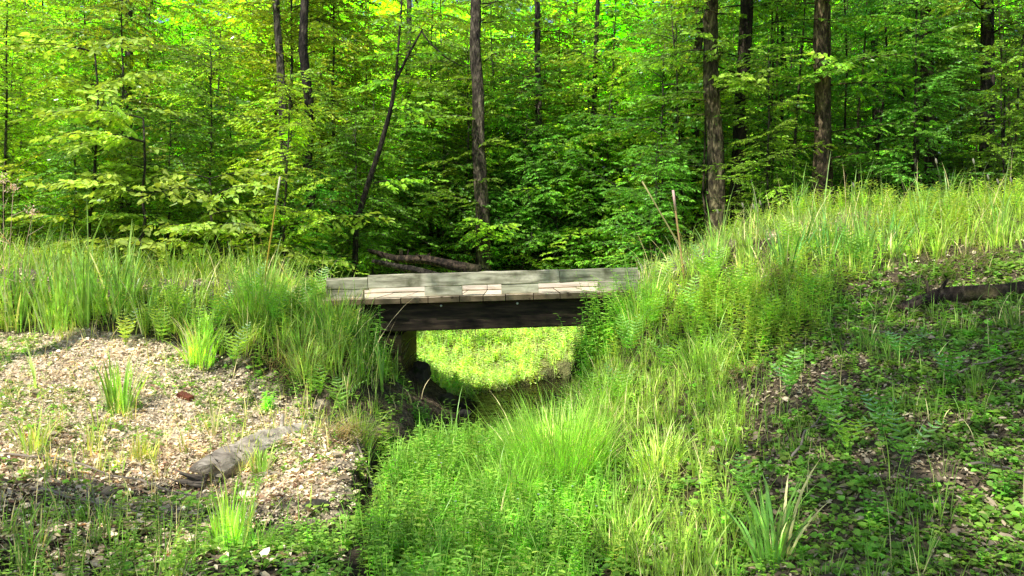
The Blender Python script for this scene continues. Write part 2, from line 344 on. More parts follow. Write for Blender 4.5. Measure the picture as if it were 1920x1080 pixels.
C = C * (1 + .25 * vnoise(X + 30, Y + 30, 8, 2.)[..., None])
wet = sstep(-1.84, -1.68, Z - E)[..., None]; C = C * (.35 + .65 * wet)
nx, ny = X.shape; I = np.arange(nx * ny).reshape(nx, ny)
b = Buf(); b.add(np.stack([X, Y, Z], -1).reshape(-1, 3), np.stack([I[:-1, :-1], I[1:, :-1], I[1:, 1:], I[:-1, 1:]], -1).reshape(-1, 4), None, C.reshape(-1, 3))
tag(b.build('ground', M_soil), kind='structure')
# creek water
b = Buf(); yy = np.linspace(1.5, 12.6, 80); cxs = channel_x(yy); hw = np.where(yy > 8.2, .85, .42)
V = np.concatenate([np.stack([cxs - hw, yy, 0 * yy + E - 1.83], 1), np.stack([cxs + hw, yy, 0 * yy + E - 1.83], 1)]); i = np.arange(79)
b.add(V, np.stack([i, i + 80, i + 81, i + 1], 1)); tag(b.build('creek_water', water_material()), kind='structure')

# ------------------------------------------------------------------ bridge
def box(b, c, s, col=(1, 1, 1), rot=0., jit=.0, ch=.008):
    """box with chamfered long edges; c = centre, s = size; rot = slope about y"""
    sx, sy, sz = [q / 2 for q in s]; pr = [(-sy + ch, -sz), (sy - ch, -sz), (sy, -sz + ch), (sy, sz - ch), (sy - ch, sz), (-sy + ch, sz), (-sy, sz - ch), (-sy, -sz + ch)]
    nseg = max(2, int(s[0] / .15)); V = []
    for k in range(nseg + 1):
        x = -sx + 2 * sx * k / nseg
        for (p, q) in pr: V.append((x, p + rng.normal(0, jit), q + rng.normal(0, jit)))
    V = np.array(V); i = np.arange(8); j = (i + 1) % 8
    Q = np.concatenate([np.stack([k * 8 + i, k * 8 + j, k * 8 + 8 + j, k * 8 + 8 + i], 1) for k in range(nseg)])
    e = nseg * 8; Qe = [(0, 7, 6, 1), (1, 6, 5, 2), (2, 5, 4, 3), (e + 0, e + 1, e + 6, e + 7), (e + 1, e + 2, e + 5, e + 6), (e + 2, e + 3, e + 4, e + 5)]
    Q = np.concatenate([Q[:, ::-1], np.array(Qe)])
    ca, sa = math.cos(rot), math.sin(rot); V = np.stack([V[:, 0] * ca - V[:, 2] * sa, V[:, 1], V[:, 0] * sa + V[:, 2] * ca], 1) + np.array(c)
    b.add(V, Q, None, col)
br = empty('timber_footbridge', (-.35, 9.85, E - 1.8))
tag(br, 'low weathered timber footbridge with blocked kerb rails crossing the creek', 'footbridge')
BO = np.array([-.35, 9.85, E - 1.8]); sl = math.radians(1.75)
YN, YF = 9.0, 10.6
def zat(px, py): return E + (HY - py) / F * YN
def bx(px0, px1, pyt, pyb, y0, y1, name, m, col=(1, 1, 1), jit=.0015, ch=.008):
    """timber spanning photo columns px0..px1, top row pyt and bottom row pyb as seen on the near face at column 900"""
    x0, x1 = (px0 - CX) / F * YN, (px1 - CX) / F * YN; xm = (x0 + x1) / 2
    zt, zb = zat(0, pyt), zat(0, pyb); lift = (xm - (900 - CX) / F * YN) * math.tan(sl)
    q = Buf(); box(q, np.array([xm, (y0 + y1) / 2, (zt + zb) / 2 + lift]) - BO, (abs(x1 - x0), y1 - y0, zt - zb), col, sl, jit, ch)
    return q.build(name, m, br, smooth=False)
# top rail in three lengths, blocks, planks, girders
bx(612, 689, 513.5, 537, YN - .005, YN + .115, 'kerb_rail', M_timber, (.78, .78, .70), .004, .02)
bx(690, 1049, 510, 534.4, YN, YN + .12, 'kerb_rail', M_timber, (1.08, 1.06, 1.0), .003)
bx(1050, 1196, 510.6, 534.2, YN + .004, YN + .124, 'kerb_rail', M_timber, (.86, .86, .80), .003)
for a, c, k in ((612, 680, .8), (796, 866, .95), (940, 1010, 1.), (1123, 1196, .85)):
    bx(a, c, 534.9, 553.2, YN + .004, YN + .116, 'spacer_block', M_timber, (k, k, k * .93))
bx(600, 905, 520, 552.6, YF - .12, YF, 'kerb_rail', M_bleach)
bx(906, 1240, 521, 552.6, YF - .12, YF, 'kerb_rail', M_bleach)
edges = [605, 652, 702, 752, 803, 862, 906, 948, 1000, 1050, 1099, 1150, 1200]
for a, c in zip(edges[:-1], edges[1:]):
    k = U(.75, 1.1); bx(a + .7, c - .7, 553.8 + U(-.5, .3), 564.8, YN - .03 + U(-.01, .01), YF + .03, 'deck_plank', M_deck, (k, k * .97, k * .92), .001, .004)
for y0 in (YN + .06, YN + .75, YF - .18):
    bx(640, 1150, 565.4, 618, y0, y0 + .12, 'girder', M_girder, (1, 1, 1), .001, .01)
for px, dy in ((827, 0), (970, 0)):
    q = Buf(); p = W(px, 571 - (px - 900) * .0305, YN + .045) - BO; tube(q, [p + (0, .02, 0), p, p - (0, .012, 0)], [.014, .014, .008], 10, (1, 1, 1)); q.build('bolt_head', M_bolt, br)
for (x0, x1) in ((-1.62, -1.23), (.95, 1.35)):
    q = Buf()
    for k in range(4):
        zt = E - .86 - k * .22 + (.06 if x0 > 0 else 0)
        box(q, np.array([(x0 + x1) / 2, 9.85, zt - .105]) - BO, (x1 - x0, 1.5 + U(-.03, .03), .212), (1, 1, 1), 0, .004, .015)
    q.build('abutment', M_crib, br, smooth=False)

# ------------------------------------------------------------------ rocks, logs, sticks, stakes
def rock_mesh(r, seed, flat=.7):
    import bmesh
    bm = bmesh.new(); bmesh.ops.create_icosphere(bm, subdivisions=4, radius=1)
    V = np.array([v.co[:] for v in bm.verts]); T = np.array([[v.index for v in f.verts] for f in bm.faces]); bm.free()
    g = np.random.default_rng(seed)
    for _ in range(14):
        n = nrm(g.normal(size=3)); d = g.uniform(.5, .85); s = V @ n; V = V - np.where(s > d, (s - d) * .98, 0)[:, None] * n
    V *= 1 + .03 * np.sin(V @ g.normal(size=(3, 1)) * 7 + 1) * np.ones((1, 3))
    return V * np.array([1, g.uniform(.7, 1), flat]) * r, T
def rock(x, y, r, seed, label, col=(1, 1, 1), flat=.7, dz=0, group=None):
    V, T = rock_mesh(r, seed, flat); b = Buf(); b.add(V, None, T, col)
    o = b.build('rock', M_rock, loc=(x, y, float(H(x, y)) + r * flat * .35 + dz), smooth=False); o.rotation_euler = (0, 0, seed * 1.7)
    tag(o, label, 'rock', group)
rock(-1.08, 9.95, .19, 3, 'large dark rock against the left abutment under the footbridge', col=(1.5, 1.4, 1.2), flat=.9, dz=.04)
rock(-.80, 9.75, .14, 7, 'smaller dark rock at the foot of the large one under the footbridge', (1.4, 1.3, 1.1))
rock(-.56, 9.55, .10, 9, 'small wet rock at the water edge below the footbridge')
rock(-1.13, 6.62, .10, 12, 'pale stone at the creek edge under the undercut bank', (2.6, 2.5, 2.4), .5, .04)
rock(-1.35, 5.72, .12, 15, 'flat dark stone beside the narrow channel near the bottom', (.9, .85, .8), .4)
rock(.62, 10.9, .16, 18, 'brownish rock on the far side of the opening under the footbridge', (1.6, 1.4, 1.2), .5)
rock(-2.9, 5.9, .14, 21, 'half buried pale stone in leaf litter at lower left', (2.0, 1.8, 1.6), .35, -.02)
rock(-3.35, 6.05, .11, 22, 'smaller buried stone left of the pale one at lower left', (1.7, 1.55, 1.4), .35, -.02)

for k, (px, Y, rr_) in enumerate([(905, 10.3, .07), (945, 10.55, .09), (985, 10.7, .06), (1010, 10.3, .08), (870, 9.9, .08), (1045, 10.0, .07), (960, 9.8, .05), (1025, 10.65, .1)]):
    rock((px - CX) / F * Y, Y, rr_, 31 + k, 'small wet stone lying in the creek under the footbridge', (.8, .72, .6), .55, .02, 'small stones in the creek under the footbridge')
def log(name, pts, R, label, cat, m=M_deadwood, col=(1, 1, 1), sides=14, rough=.08, stubs=0):
    P = np.array(pts, float); t = np.linspace(0, 1, len(P)); K = 44; tt = np.linspace(0, 1, K); sides = 22
    Q = np.stack([np.interp(tt, t, P[:, k]) for k in range(3)], 1); Q += np.cumsum(rng.normal(0, R[0] * .035, (K, 3)), 0)
    rr = np.interp(tt, np.linspace(0, 1, len(R)), R); o0 = Q[0].copy()
    b = Buf(); tube(b, Q - o0, rr, sides, col, 0)
    V = b.V[-1]; n0 = K * sides; ctr = np.repeat(Q - o0, sides, 0); a_ = np.tile(np.arange(sides) * 2 * PI / sides, K); s_ = np.repeat(tt * 9, sides)
    rad = 1 + .16 * vnoise(np.cos(a_) * 2 + 10, np.sin(a_) * 2 + s_ * .25 + 10, 71, 1.3) + .13 * vnoise(a_ * 3 + 10, s_ * .35 + 10, 72, 1.) * (1 if rough else 0) + .07 * vnoise(a_ * 7 + 10, s_ * 3 + 10, 73, 1.)
    V[:n0] = ctr + (V[:n0] - ctr) * rad[:, None]
    ax = nrm(Q[-1] - Q[0]); jag = rng.uniform(-1, 1, sides)
    V[n0 - sides:n0] += ax * (jag * rr[-1] * .9)[:, None]; V[:sides] += ax * (rng.uniform(-1, 1, sides) * rr[0] * .9)[:, None]
    cc = np.ones((len(V), 3)) * np.asarray(col); cc[:n0] *= (.55 + .75 * np.repeat(tt ** .8, sides)[:, None] if m is M_deadwood else 1) * (1 + .35 * vnoise(a_ * 2 + 10, s_ + 10, 74, 1.3)[:, None]); b.C[-1] = cc
    for _ in range(stubs):
        k = rng.integers(6, K - 6); d = nrm(rng.normal(size=3) + (0, 0, .8)); p = Q[k] - o0
        tube(b, [p, p + d * rr[k] * 1.5, p + d * rr[k] * 2.6], [rr[k] * .3, rr[k] * .22, rr[k] * .1], 6, col, .1)
    o = b.build(name, m, loc=o0); tag(o, label, cat); return o
def G(px, Y, dz=0):
    x = (px - CX) / F * Y; return [x, Y, float(H(x, Y)) + dz]
def log_x(o): pass
log('fallen_log', [G(395, 6.35, .055), G(470, 6.62, .075), G(572, 7.1, .065)], [.12, .14, .10, .06], 'short bleached split log lying on the bare left bank', 'log', col=(2.1, 2.0, 1.85), stubs=1)
b = Buf(); p0 = np.array(G(372, 6.28, .05))
for k in range(9):
    d = nrm(np.array([-1 + U(-.3, .3), -.3 + U(-.3, .3), U(.0, .7)])); tube(b, [np.zeros(3) + (.06, U(-.05, .05), U(-.04, .06)), d * U(.1, .22)], [.018, .004], 5, (.6, .55, .5), .1)
tag(b.build('splintered_root', M_deadwood, loc=p0), 'dark splintered root end sticking out left of the bleached log', 'root')
log('fallen_log', [G(1690, 7.7, .02), G(1760, 7.75, .05), G(1850, 7.55, .06), G(1970, 7.35, .03)], [.05, .085, .09, .07], 'dark rotting log lying across the upper right slope', 'log', m=M_bark, col=(1.1, .9, .75), stubs=2)
log('fallen_log', [W(690, 470, 13.6), W(740, 484, 13.4), W(800, 486, 13.2), W(900, 506, 13.0)], [.03, .06, .07, .09], 'dark fallen trunk slanting down behind the left part of the footbridge rail', 'log', m=M_bark, col=(.75, .6, .5), stubs=7)
log('fallen_log', [W(700, 490, 12.6), W(770, 505, 12.8), W(860, 530, 13.0)], [.03, .06, .08], 'lower fallen trunk crossing beneath the slanting one behind the rail', 'log', m=M_bark, col=(.8, .75, .7), stubs=2)

def stake(px0, py0, px1, py1, Y, r, c0, label, tip=None):
    a, c = W(px0, py0, Y), W(px1, py1, Y); z = float(H(a[0], Y)); d = (c - a) / (c[2] - a[2]); a2 = a + d * (z - .1 - a[2])
    b = Buf(); tt = np.linspace(0, 1, 6)[:, None]; tube(b, (c - a2) * tt, r, 8, c0)
    o = b.build('marker_stake', M_stake, loc=a2); tag(o, label, 'stake')
    if tip:
        q = Buf(); tube(q, [(c - a2) * .80, (c - a2) * 1.003], r * 1.25, 8, tip); t = q.build('stake_tip', M_stake, o)
stake(507, 450, 525, 332, 9.2, .009, (.60, .44, .06), 'thin yellow marker stake with pale tip in the grass left of the footbridge', (.70, .68, .45))
stake(1275, 460, 1262, 357, 9.2, .011, (.58, .38, .16), 'upright orange marker stake with pink top right of the footbridge', (.80, .52, .44))
stake(1262, 440, 1204, 340, 9.35, .009, (.45, .42, .16), 'thin leaning tan stake crossing left of the upright orange one', None)
# brick lying on the bank
b = Buf(); box(b, (0, 0, 0), (.15, .07, .05), (1, 1, 1), 0, .002, .008); o = b.build('brick', M_brick, loc=G(348, 7.6, .015), smooth=False); o.rotation_euler = (.15, .22, -.45)
tag(o, 'broken red brick lying on the pale leaf litter of the left bank', 'brick')
# sticks
STK = [((-.5, 830, 6.3), (430, 915, 6.0), 'long curved grey stick over the leaf litter at far left'), ((60, 905, 5.7), (340, 1000, 5.3), 'grey stick lying in the shade at lower left'),
       ((150, 880, 5.9), (205, 1000, 5.3), 'short bent twig crossing the lower left shade'), ((700, 890, 6.75), (640, 800, 7.1), 'thin root hanging over the undercut creek bank'),
       ((1600, 555, 7.4), (1740, 660, 6.9), 'thin pale stick pointing down the right slope below the dark log'), ((1770, 700, 6.1), (1900, 690, 6.1), 'dead branch lying level on the right slope'),
       ((1480, 880, 5.5), (1540, 790, 6.0), 'thin dry stalk leaning on the lower right slope'), ((1810, 900, 4.9), (1919, 930, 4.8), 'forked dead stick at the right edge of the slope')]
for (a, c, lab) in STK:
    A, B = np.array(G(a[0], a[2], .02)), np.array(G(c[0], c[2], .03)); tt = np.linspace(0, 1, 9)
    P = A + (B - A) * tt[:, None]; P[:, 2] = H(P[:, 0], P[:, 1]) + .025 + .03 * np.sin(tt * PI); P[1:-1, :2] += rng.normal(0, .012, (7, 2))
    b = Buf(); tube(b, P - P[0], np.linspace(.010, .005, 9), 6, (1.2, 1.1, 1.0), .08)
    k = 5; tube(b, [P[k] - P[0], P[k] - P[0] + nrm(np.array([U(-1, 1), U(-1, 1), .3])) * .22], [.005, .002], 5, (1.2, 1.1, 1.0))
    tag(b.build('dead_stick', M_deadwood, loc=P[0]), lab, 'stick')

# ------------------------------------------------------------------ trees
def leafcol(n, base, var=.25, yellow=.25):
    c = np.tile(np.array(base), (n, 1)) * (1 + rng.normal(0, var, (n, 1))).clip(.4, 1.9)
    y = rng.uniform(0, yellow, (n, 1)); c = c * (1 + y * np.array([1.0, .45, 0])) * np.array([1.02, 1.0, 1.5]); return c.clip(.004, .8)
def spray(lb, wb, p0, az, L, droop, leaf, dens=1.0, base=(.06, .13, .018), rise=.25, wood=(.8, .75, .7), r0=.012, twl=.42):
    """one flat layered bough: limb, twigs both sides, leaves alternate in a nearly level plane"""
    n = max(5, int(L / .16)); t = np.linspace(0, 1, n + 1)
    d = np.array([math.cos(az), math.sin(az), 0]); s = np.array([-d[1], d[0], 0])
    wob = np.cumsum(rng.normal(0, .02, n + 1)) * L
    P = p0 + d * (t * L)[:, None] + s * wob[:, None] + np.array([0, 0, 1.]) * (L * (rise * t - droop * t * t))[:, None]
    tube(wb, P, np.linspace(r0, r0 * .3, n + 1), 4, wood, 0, False)
    roll = rng.normal(0, .30); base = np.array(base) * rng.lognormal(0, .28) * (1 + U(0, .35) * np.array([1., .3, 0]))
    for k in range(1, n + 1):
        for sg in (-1, 1):
            if rng.random() > .9: continue
            ln = twl * L ** .5 * (1.1 - .75 * t[k]) * U(.6, 1.2) if k < n else .25
            a = sg * U(.6, 1.0) if k < n else sg * .25
            td = d * math.cos(a) + s * math.sin(a) + np.array([0, 0, math.sin(a) * roll + rng.normal(0, .08) - .08])
            m = max(3, int(ln / leaf * 3.2 * dens)); u = np.linspace(.12, 1, m)
            TP = P[k] + td * (u * ln)[:, None] + np.array([0, 0, -.12 * ln]) * (u ** 2)[:, None]
            tube(wb, [P[k], TP[-1]], [.004, .0015], 3, wood, 0, False)
            side = np.where(np.arange(m) % 2, 1, -1) * U(.5, 1.0, m)
            tn = nrm(np.cross(td, [0, 0, 1.])); ld = nrm(td)[None] * np.cos(side)[:, None] + tn[None] * np.sin(side)[:, None]
            ld = ld + rng.normal(0, .18, (m, 3)); ld[:, 2] -= .18
            nn = np.array([0, 0, 1.]) + rng.normal(0, .5, (m, 3)); nn += tn * roll
            ll = leaf * U(.65, 1.2, m)
            leaves(lb, TP, ld, nn, ll, ll * U(.5, .68, m), leafcol(m, base))
def make_tree(seed, h, cr, first, nl, leaf, r=.05, base=(.06, .13, .018), lean=(0, 0), dens=1., top=.95, barkc=(1, 1, 1), shape=1.0, bend=.05):
    global rng
    keep = rng; rng = np.random.default_rng(seed); lb, wb = Buf(), Buf()
    n = 14; t = np.linspace(0, 1, n); x = lean[0] * t * h + np.cumsum(rng.normal(0, bend * .3, n)); y = lean[1] * t * h + np.cumsum(rng.normal(0, bend * .3, n)); x -= x[0]; y -= y[0]
    P = np.stack([x, y, t * h - .15], 1); R = r * (1 - .8 * t ** 1.1); R[0] *= 1.35
    if r > .08:
        K = 90; T2 = np.linspace(0, 1, K); sd = 20; P2 = np.stack([np.interp(T2, t, P[:, j]) for j in range(3)], 1); P2[:, :2] += .012 * np.cumsum(rng.normal(0, .25, (K, 2)), 0)
        R2 = np.interp(T2, t, R) * (1 + .35 * np.exp(-T2 * h / .35)); tube(wb, P2, R2, sd, barkc, 0)
        V = wb.V[-1]; m_ = K * sd; ctr = np.repeat(P2, sd, 0); a_ = np.tile(np.arange(sd) * 2 * PI / sd, K); z_ = np.repeat(T2 * h, sd)
        f_ = 1 + .10 * np.cos(a_ * 3 + z_ * .25) + .10 * vnoise(np.cos(a_) * 3 + 20, np.sin(a_) * 3 + z_ * .5 + 20, seed, 1.2) + .05 * vnoise(a_ * 5 + 20, z_ * 4 + 20, seed + 1, 1.)
        V[:m_] = ctr + (V[:m_] - ctr) * f_[:, None]; cc = np.ones((len(V), 3)) * np.asarray(barkc)
        cc[:m_] *= (1 + .55 * vnoise(a_ * 1.2 + 20, z_ * 1.4 + 20, seed + 2, 1.)[:, None]).clip(.3, 2); wb.C[-1] = cc
    else: tube(wb, P, R, 7, barkc, .06)
    for k in range(nl):
        u = first + (top - first) * ((k + rng.random()) / nl); p = np.array([np.interp(u, t, P[:, j]) for j in range(3)])
        q = (u - first) / (1 - first); L = cr * (1 - .5 * q ** 2) * U(.35, 1.2)
        spray(lb, wb, p, U(0, 2 * PI), L, U(.05, .6), leaf, dens, base, U(-.05, .8), barkc, max(.008, r * .2))
    rng = keep
    return lb, wb
class Kind:
    def __init__(s, name, **k):
        lb, wb = make_tree(**k); s.name = name; s.crown = lb.mesh(name + '_crown', M_tree); s.trunk = wb.mesh(name + '_trunk', M_bark)
    def place(s, x, y, rz, sc_, label, group=None, cat='tree', z=None):
        e = empty(s.name, (x, y, float(H(x, y)) if z is None else z), rz); e.scale = (sc_, sc_, sc_); tag(e, label, cat, group)
        for nm, me in (('trunk', s.trunk), ('crown', s.crown)):
            o = bpy.data.objects.new(nm, me); COL.objects.link(o); o.parent = e
        return e
GREEN = (.070, .145, .015); YEL = (.110, .185, .018); DK = (.045, .112, .014)
kinds = [
 Kind('leafy_sapling', seed=101, h=5.6, cr=1.7, first=.05, nl=84, leaf=.072, r=.035, base=GREEN),
 Kind('leafy_sapling', seed=102, h=6.6, cr=2.0, first=.05, nl=84, leaf=.078, r=.045, base=YEL, lean=(.06, 0)),
 Kind('leafy_sapling', seed=103, h=7.8, cr=2.1, first=.06, nl=104, leaf=.076, r=.04, base=GREEN, lean=(-.05, .03)),
 Kind('leafy_sapling', seed=104, h=4.2, cr=1.5, first=.06, nl=66, leaf=.070, r=.028, base=DK),
 Kind('leafy_sapling', seed=105, h=9.5, cr=2.3, first=.12, nl=100, leaf=.085, r=.045, base=YEL),
 Kind('leafy_sapling', seed=106, h=8.6, cr=2.1, first=.12, nl=100, leaf=.082, r=.042, base=DK, lean=(.04, .02)),
]
# tall trees whose trunks can be told apart in the photograph: px at ground, Y, radius, lean, label
def tall(px, Y, r, lean, label, h=13, first=.62, nl=5, cr=2.0, seed=1, barkc=(1, 1, 1), base=GREEN, name='forest_tree', bend=.05, low=0, front=()):
    x = (px - CX) / F * Y; lb, wb = make_tree(seed, h, cr, first, nl, .12, r, base, lean, .8, barkc=barkc, bend=bend)
    global rng
    keep = rng; rng = np.random.default_rng(seed + 5)
    for k in range(low):
        u = U(.08, .5) * h; P0 = np.array([lean[0] * u, lean[1] * u, u]); spray(lb, wb, P0, U(0, 2 * PI), U(.8, 1.6), U(.1, .35), .08, 1., base, .25, barkc, .014)
    for (u, az, L_) in front:
        for q_ in range(2): spray(lb, wb, np.array([lean[0] * u, lean[1] * u, u + q_ * .18]), az + U(-.25, .25), L_ * U(.8, 1.1), U(.15, .35), .105, 1.1, (.115, .20, .03), .15, barkc, .016)
    rng = keep
    e = empty(name, (x, Y, float(H(x, Y)))); tag(e, label, 'tree'); wb.build('trunk', M_bark, e); lb.build('crown', M_tree, e); return e
tall(530, 15.5, .095, (-.028, 0), 'slender tree with pale blotched bark, leftmost of the paired trunks left of the bridge', seed=21, barkc=(1.5, 1.45, 1.4), low=4, h=12, bend=.16)
tall(604, 14.6, .10, (-.03, .01), 'dark slender tree, right one of the paired trunks left of the bridge', seed=22, barkc=(.6, .55, .5), low=4, h=12, bend=.16)
tall(907, 15.6, .145, (-.006, .01), 'grey furrowed tree trunk standing right behind the middle of the bridge rail', seed=23, barkc=(1.2, 1.1, 1.0), low=18, h=13, bend=.1)
tall(1020, 17.5, .09, (-.012, 0), 'thin straight tree right of the grey trunk behind the bridge', seed=24, barkc=(1.2, 1.15, 1.1), low=10, bend=.15)
tall(1347, 12.9, .135, (0, .01), 'thick mossy tan tree trunk, left one of the close pair on the right', seed=25, front=((4.9, -1.9, 1.8), (5.1, -1.1, 2.0), (2.9, -1.4, 1.0), (4.3, -2.4, 1.5)), barkc=(1.6, 1.5, 1.05), low=24, h=14, first=.66, bend=.12)
tall(1392, 13.4, .125, (-.004, .01), 'dark tree trunk just right of the thick mossy one', seed=26, barkc=(.5, .43, .36), low=24, h=14, first=.66, bend=.12)
tall(1528, 12.8, .12, (.01, 0), 'reddish brown grooved twin tree trunk behind the right grass ridge', seed=27, front=((2.6, -1.8, 1.0), (5.2, -.9, 1.7), (4.6, -2.2, 1.4), (3.9, -1.3, 1.2)), barkc=(1.6, 1.3, .95), low=24, h=14, first=.66, bend=.12)
tall(1552, 12.95, .09, (-.004, 0), 'narrower brown trunk fused against the grooved twin trunk', seed=37, barkc=(1.3, 1.05, .8), low=0, h=12, first=.7)
tall(1743, 13.9, .11, (.0, 0), 'dark tree trunk between the twin trunk and the right edge', seed=28, front=((3.2, -1.9, 1.6), (5.0, -1.3, 1.8), (4.2, -1.0, 1.4)), barkc=(.75, .7, .6), low=16, h=13, first=.66, bend=.15)
tall(1848, 13.5, .12, (-.004, 0), 'dark tree trunk nearest the right edge of the view', seed=29, front=((4.9, -1.8, 2.0), (5.3, -1.2, 2.0), (3.8, -2.2, 1.5)), barkc=(.7, .62, .55), low=16, h=13, first=.66, bend=.15)
tall(1305, 15.4, .10, (.005, 0), 'shaded thin trunk left of the thick mossy tree', seed=30, barkc=(.9, .8, .6), low=8, bend=.15)
tall(1108, 17, .07, (.008, 0), 'thin dark trunk above the right end of the bridge', seed=31, barkc=(.7, .65, .6), low=8, bend=.15)
tall(1640, 16, .09, (-.01, 0), 'slim grey trunk set back between the twin trunk and the dark trunk', seed=32, barkc=(1.1, 1., .9), low=8, bend=.15)
tall(240, 18, .11, (.01, 0), 'dark trunk half hidden by leaves at the far left', seed=33, barkc=(.7, .65, .6), low=8, bend=.15)
tall(760, 20, .10, (.0, 0), 'pale trunk set back left of the grey trunk behind the bridge', seed=34, barkc=(1.8, 1.75, 1.6), low=8, bend=.15)
# the thin leaning tree with a fork
b = Buf(); lb = Buf(); o0 = W(662, 470, 13.6); o0[2] = float(H(o0[0], 13.6))
PT = [o0 - (0, 0, .1), W(668, 420, 13.6), W(690, 345, 13.6), W(712, 280, 13.6), W(733, 205, 13.6), W(742, 150, 13.6), W(765, 105, 13.6), W(792, 55, 13.6)]
tube(b, np.array(PT) - o0, [.05, .047, .045, .042, .037, .03, .022, .014], 8, (.45, .4, .36), .06)
tube(b, np.array([W(742, 150, 13.6), W(746, 100, 13.62), W(752, 20, 13.7), W(757, -120, 13.8)]) - o0, [.025, .022, .018, .008], 6, (.9, .85, .8), .05)
tube(b, np.array([W(790, 58, 13.6), W(805, 80, 13.5), W(836, 108, 13.4), W(862, 122, 13.3)]) - o0, [.014, .015, .013, .006], 6, (.45, .4, .36), .05)
for k in range(9):
    q = np.array(PT[rng.integers(2, 8)]) - o0; spray(lb, b, q, U(0, 2 * PI), U(.5, 1.1), U(.1, .3), .10, .9, GREEN, .2, (.6, .55, .5), .008)
e = empty('leaning_tree', o0); tag(e, 'thin dark leaning tree that forks near the top behind the left end of the bridge', 'tree'); b.build('trunk', M_bark, e); lb.build('crown', M_tree, e)

# undergrowth saplings
SUN_EL, SUN_AZ = math.radians(57), math.atan2(-.74, -.67)    # direction towards the sun: high, over the left shoulder of the viewer
LS = np.array([math.cos(SUN_EL) * math.cos(SUN_AZ), math.cos(SUN_EL) * math.sin(SUN_AZ), math.sin(SUN_EL)])
gr = np.random.default_rng(77)
LBL = {'l': ('slender leafy sapling in the undergrowth left of the leaning tree', 'saplings left of the leaning tree'),
       'c': ('slender leafy sapling in the undergrowth behind the bridge', 'saplings behind the bridge'),
       'r': ('slender leafy sapling in the undergrowth behind the right ridge', 'saplings behind the right ridge')}
rows = [(12.6, 12.9, 1.6, .62), (14.6, 1.0, 1.7, .8), (16.8, 1.2, 1.6, .85), (19.0, 1.5, 1.9, .95), (22.0, 1.5, 2.2, 1.02), (26, 2, 2.8, 1.1)]
for ri, (yr, jy, step, s0) in enumerate(rows):
    jy = min(jy, 1.6) if ri else .5
    half = yr * .66 + 1.0; x = -half + gr.uniform(0, 1)
    while x < half:
        xx, yy = x + gr.uniform(-.5, .5), yr + gr.uniform(-jy, jy) * .5; px = CX + F * xx / yy; x += step
        if ri == 0 and (680 < px < 1230): continue
        if -2.4 < xx < 1.9 and yy < 16.0: continue
        if ri == 0 and px > 1230 and gr.random() < .55: continue
        k = kinds[gr.integers(0, 6)] if px > 600 else kinds[[0, 1, 4, 1, 2, 4][gr.integers(0, 6)]]
        if ri == 1 and -7 < xx < 0: k = kinds[[0, 3][gr.integers(0, 2)]]
        if ri == 0: k = kinds[[0, 3, 1][gr.integers(0, 3)]]
        if px > 1150 and k in (kinds[1], kinds[4]) and gr.random() < .6: k = kinds[5]
        a = 'l' if px < 660 else ('c' if px < 1230 else 'r')
        k.place(xx, yy, gr.uniform(0, 2 * PI), s0 * gr.uniform(.85, 1.15), LBL[a][0], LBL[a][1], 'sapling')
for xx, yy, ki, s1 in [(-3.25, 13.3, 3, .62), (-3.9, 13.9, 3, .6), (-2.7, 14.2, 3, .85), (-5.0, 13.6, 0, .8), (-2.6, 15.4, 0, .7), (-6.4, 13.4, 1, .8), (-8.2, 13.2, 4, .6)]:
    kinds[ki].place(xx, yy, gr.uniform(0, 6), s1, LBL['l'][0], LBL['l'][1], 'sapling')
for xx, yy, ki, s1 in [(-.9, 16.6, 0, 1.), (.6, 17.0, 3, 1.2), (1.6, 16.8, 0, .9), (2.6, 14.6, 3, 1.1), (3.1, 15.6, 0, 1.), (-.2, 18.4, 2, .9), (2.3, 13.4, 3, .7), (-1.7, 17.2, 2, .8), (.2, 16.3, 3, .9), (1.1, 18.2, 4, .7), (-1.2, 19.5, 1, .9), (2.0, 17.6, 2, .8), (-.5, 15.9, 3, .6), (-1.4, 16.2, 3, .8), (.9, 16.1, 3, .8), (1.6, 16.2, 3, .9), (-2.3, 16.4, 3, 1.0), (2.4, 16.2, 0, .7), (-.3, 17.4, 0, .8)]:
    kinds[ki].place(xx, yy, gr.uniform(0, 6), s1, LBL['c'][0], LBL['c'][1], 'sapling')
# bare thin stems standing between the trees on the right
for k in range(40):
    px, Yt = gr.uniform(1250, 1915), gr.uniform(12.8, 18); x = (px - CX) / F * Yt; b = Buf(); hh = gr.uniform(3.5, 7); ln = gr.normal(0, .035, 2)
    t = np.linspace(0, 1, 9); P = np.stack([ln[0] * t * hh + np.cumsum(gr.normal(0, .03, 9)), ln[1] * t * hh, t * hh - .1], 1); P[:, 0] -= P[0, 0]
    c = gr.uniform(.5, 1.8); tube(b, P, np.linspace(.026, .010, 9), 6, (c, c * .92, c * .7), .05)
    for j in range(5):
        q = P[gr.integers(2, 8)]; tube(b, [q, q + np.array([gr.uniform(-.5, .5), gr.uniform(-.3, .3), gr.uniform(.1, .4)])], [.007, .002], 4, (c, c * .92, c * .7))
    e = b.build('bare_stem', M_bark, loc=(x, Yt, float(H(x, Yt)))); tag(e, 'thin bare sapling stem standing among the trees behind the right ridge', 'sapling', 'bare stems behind the right ridge')

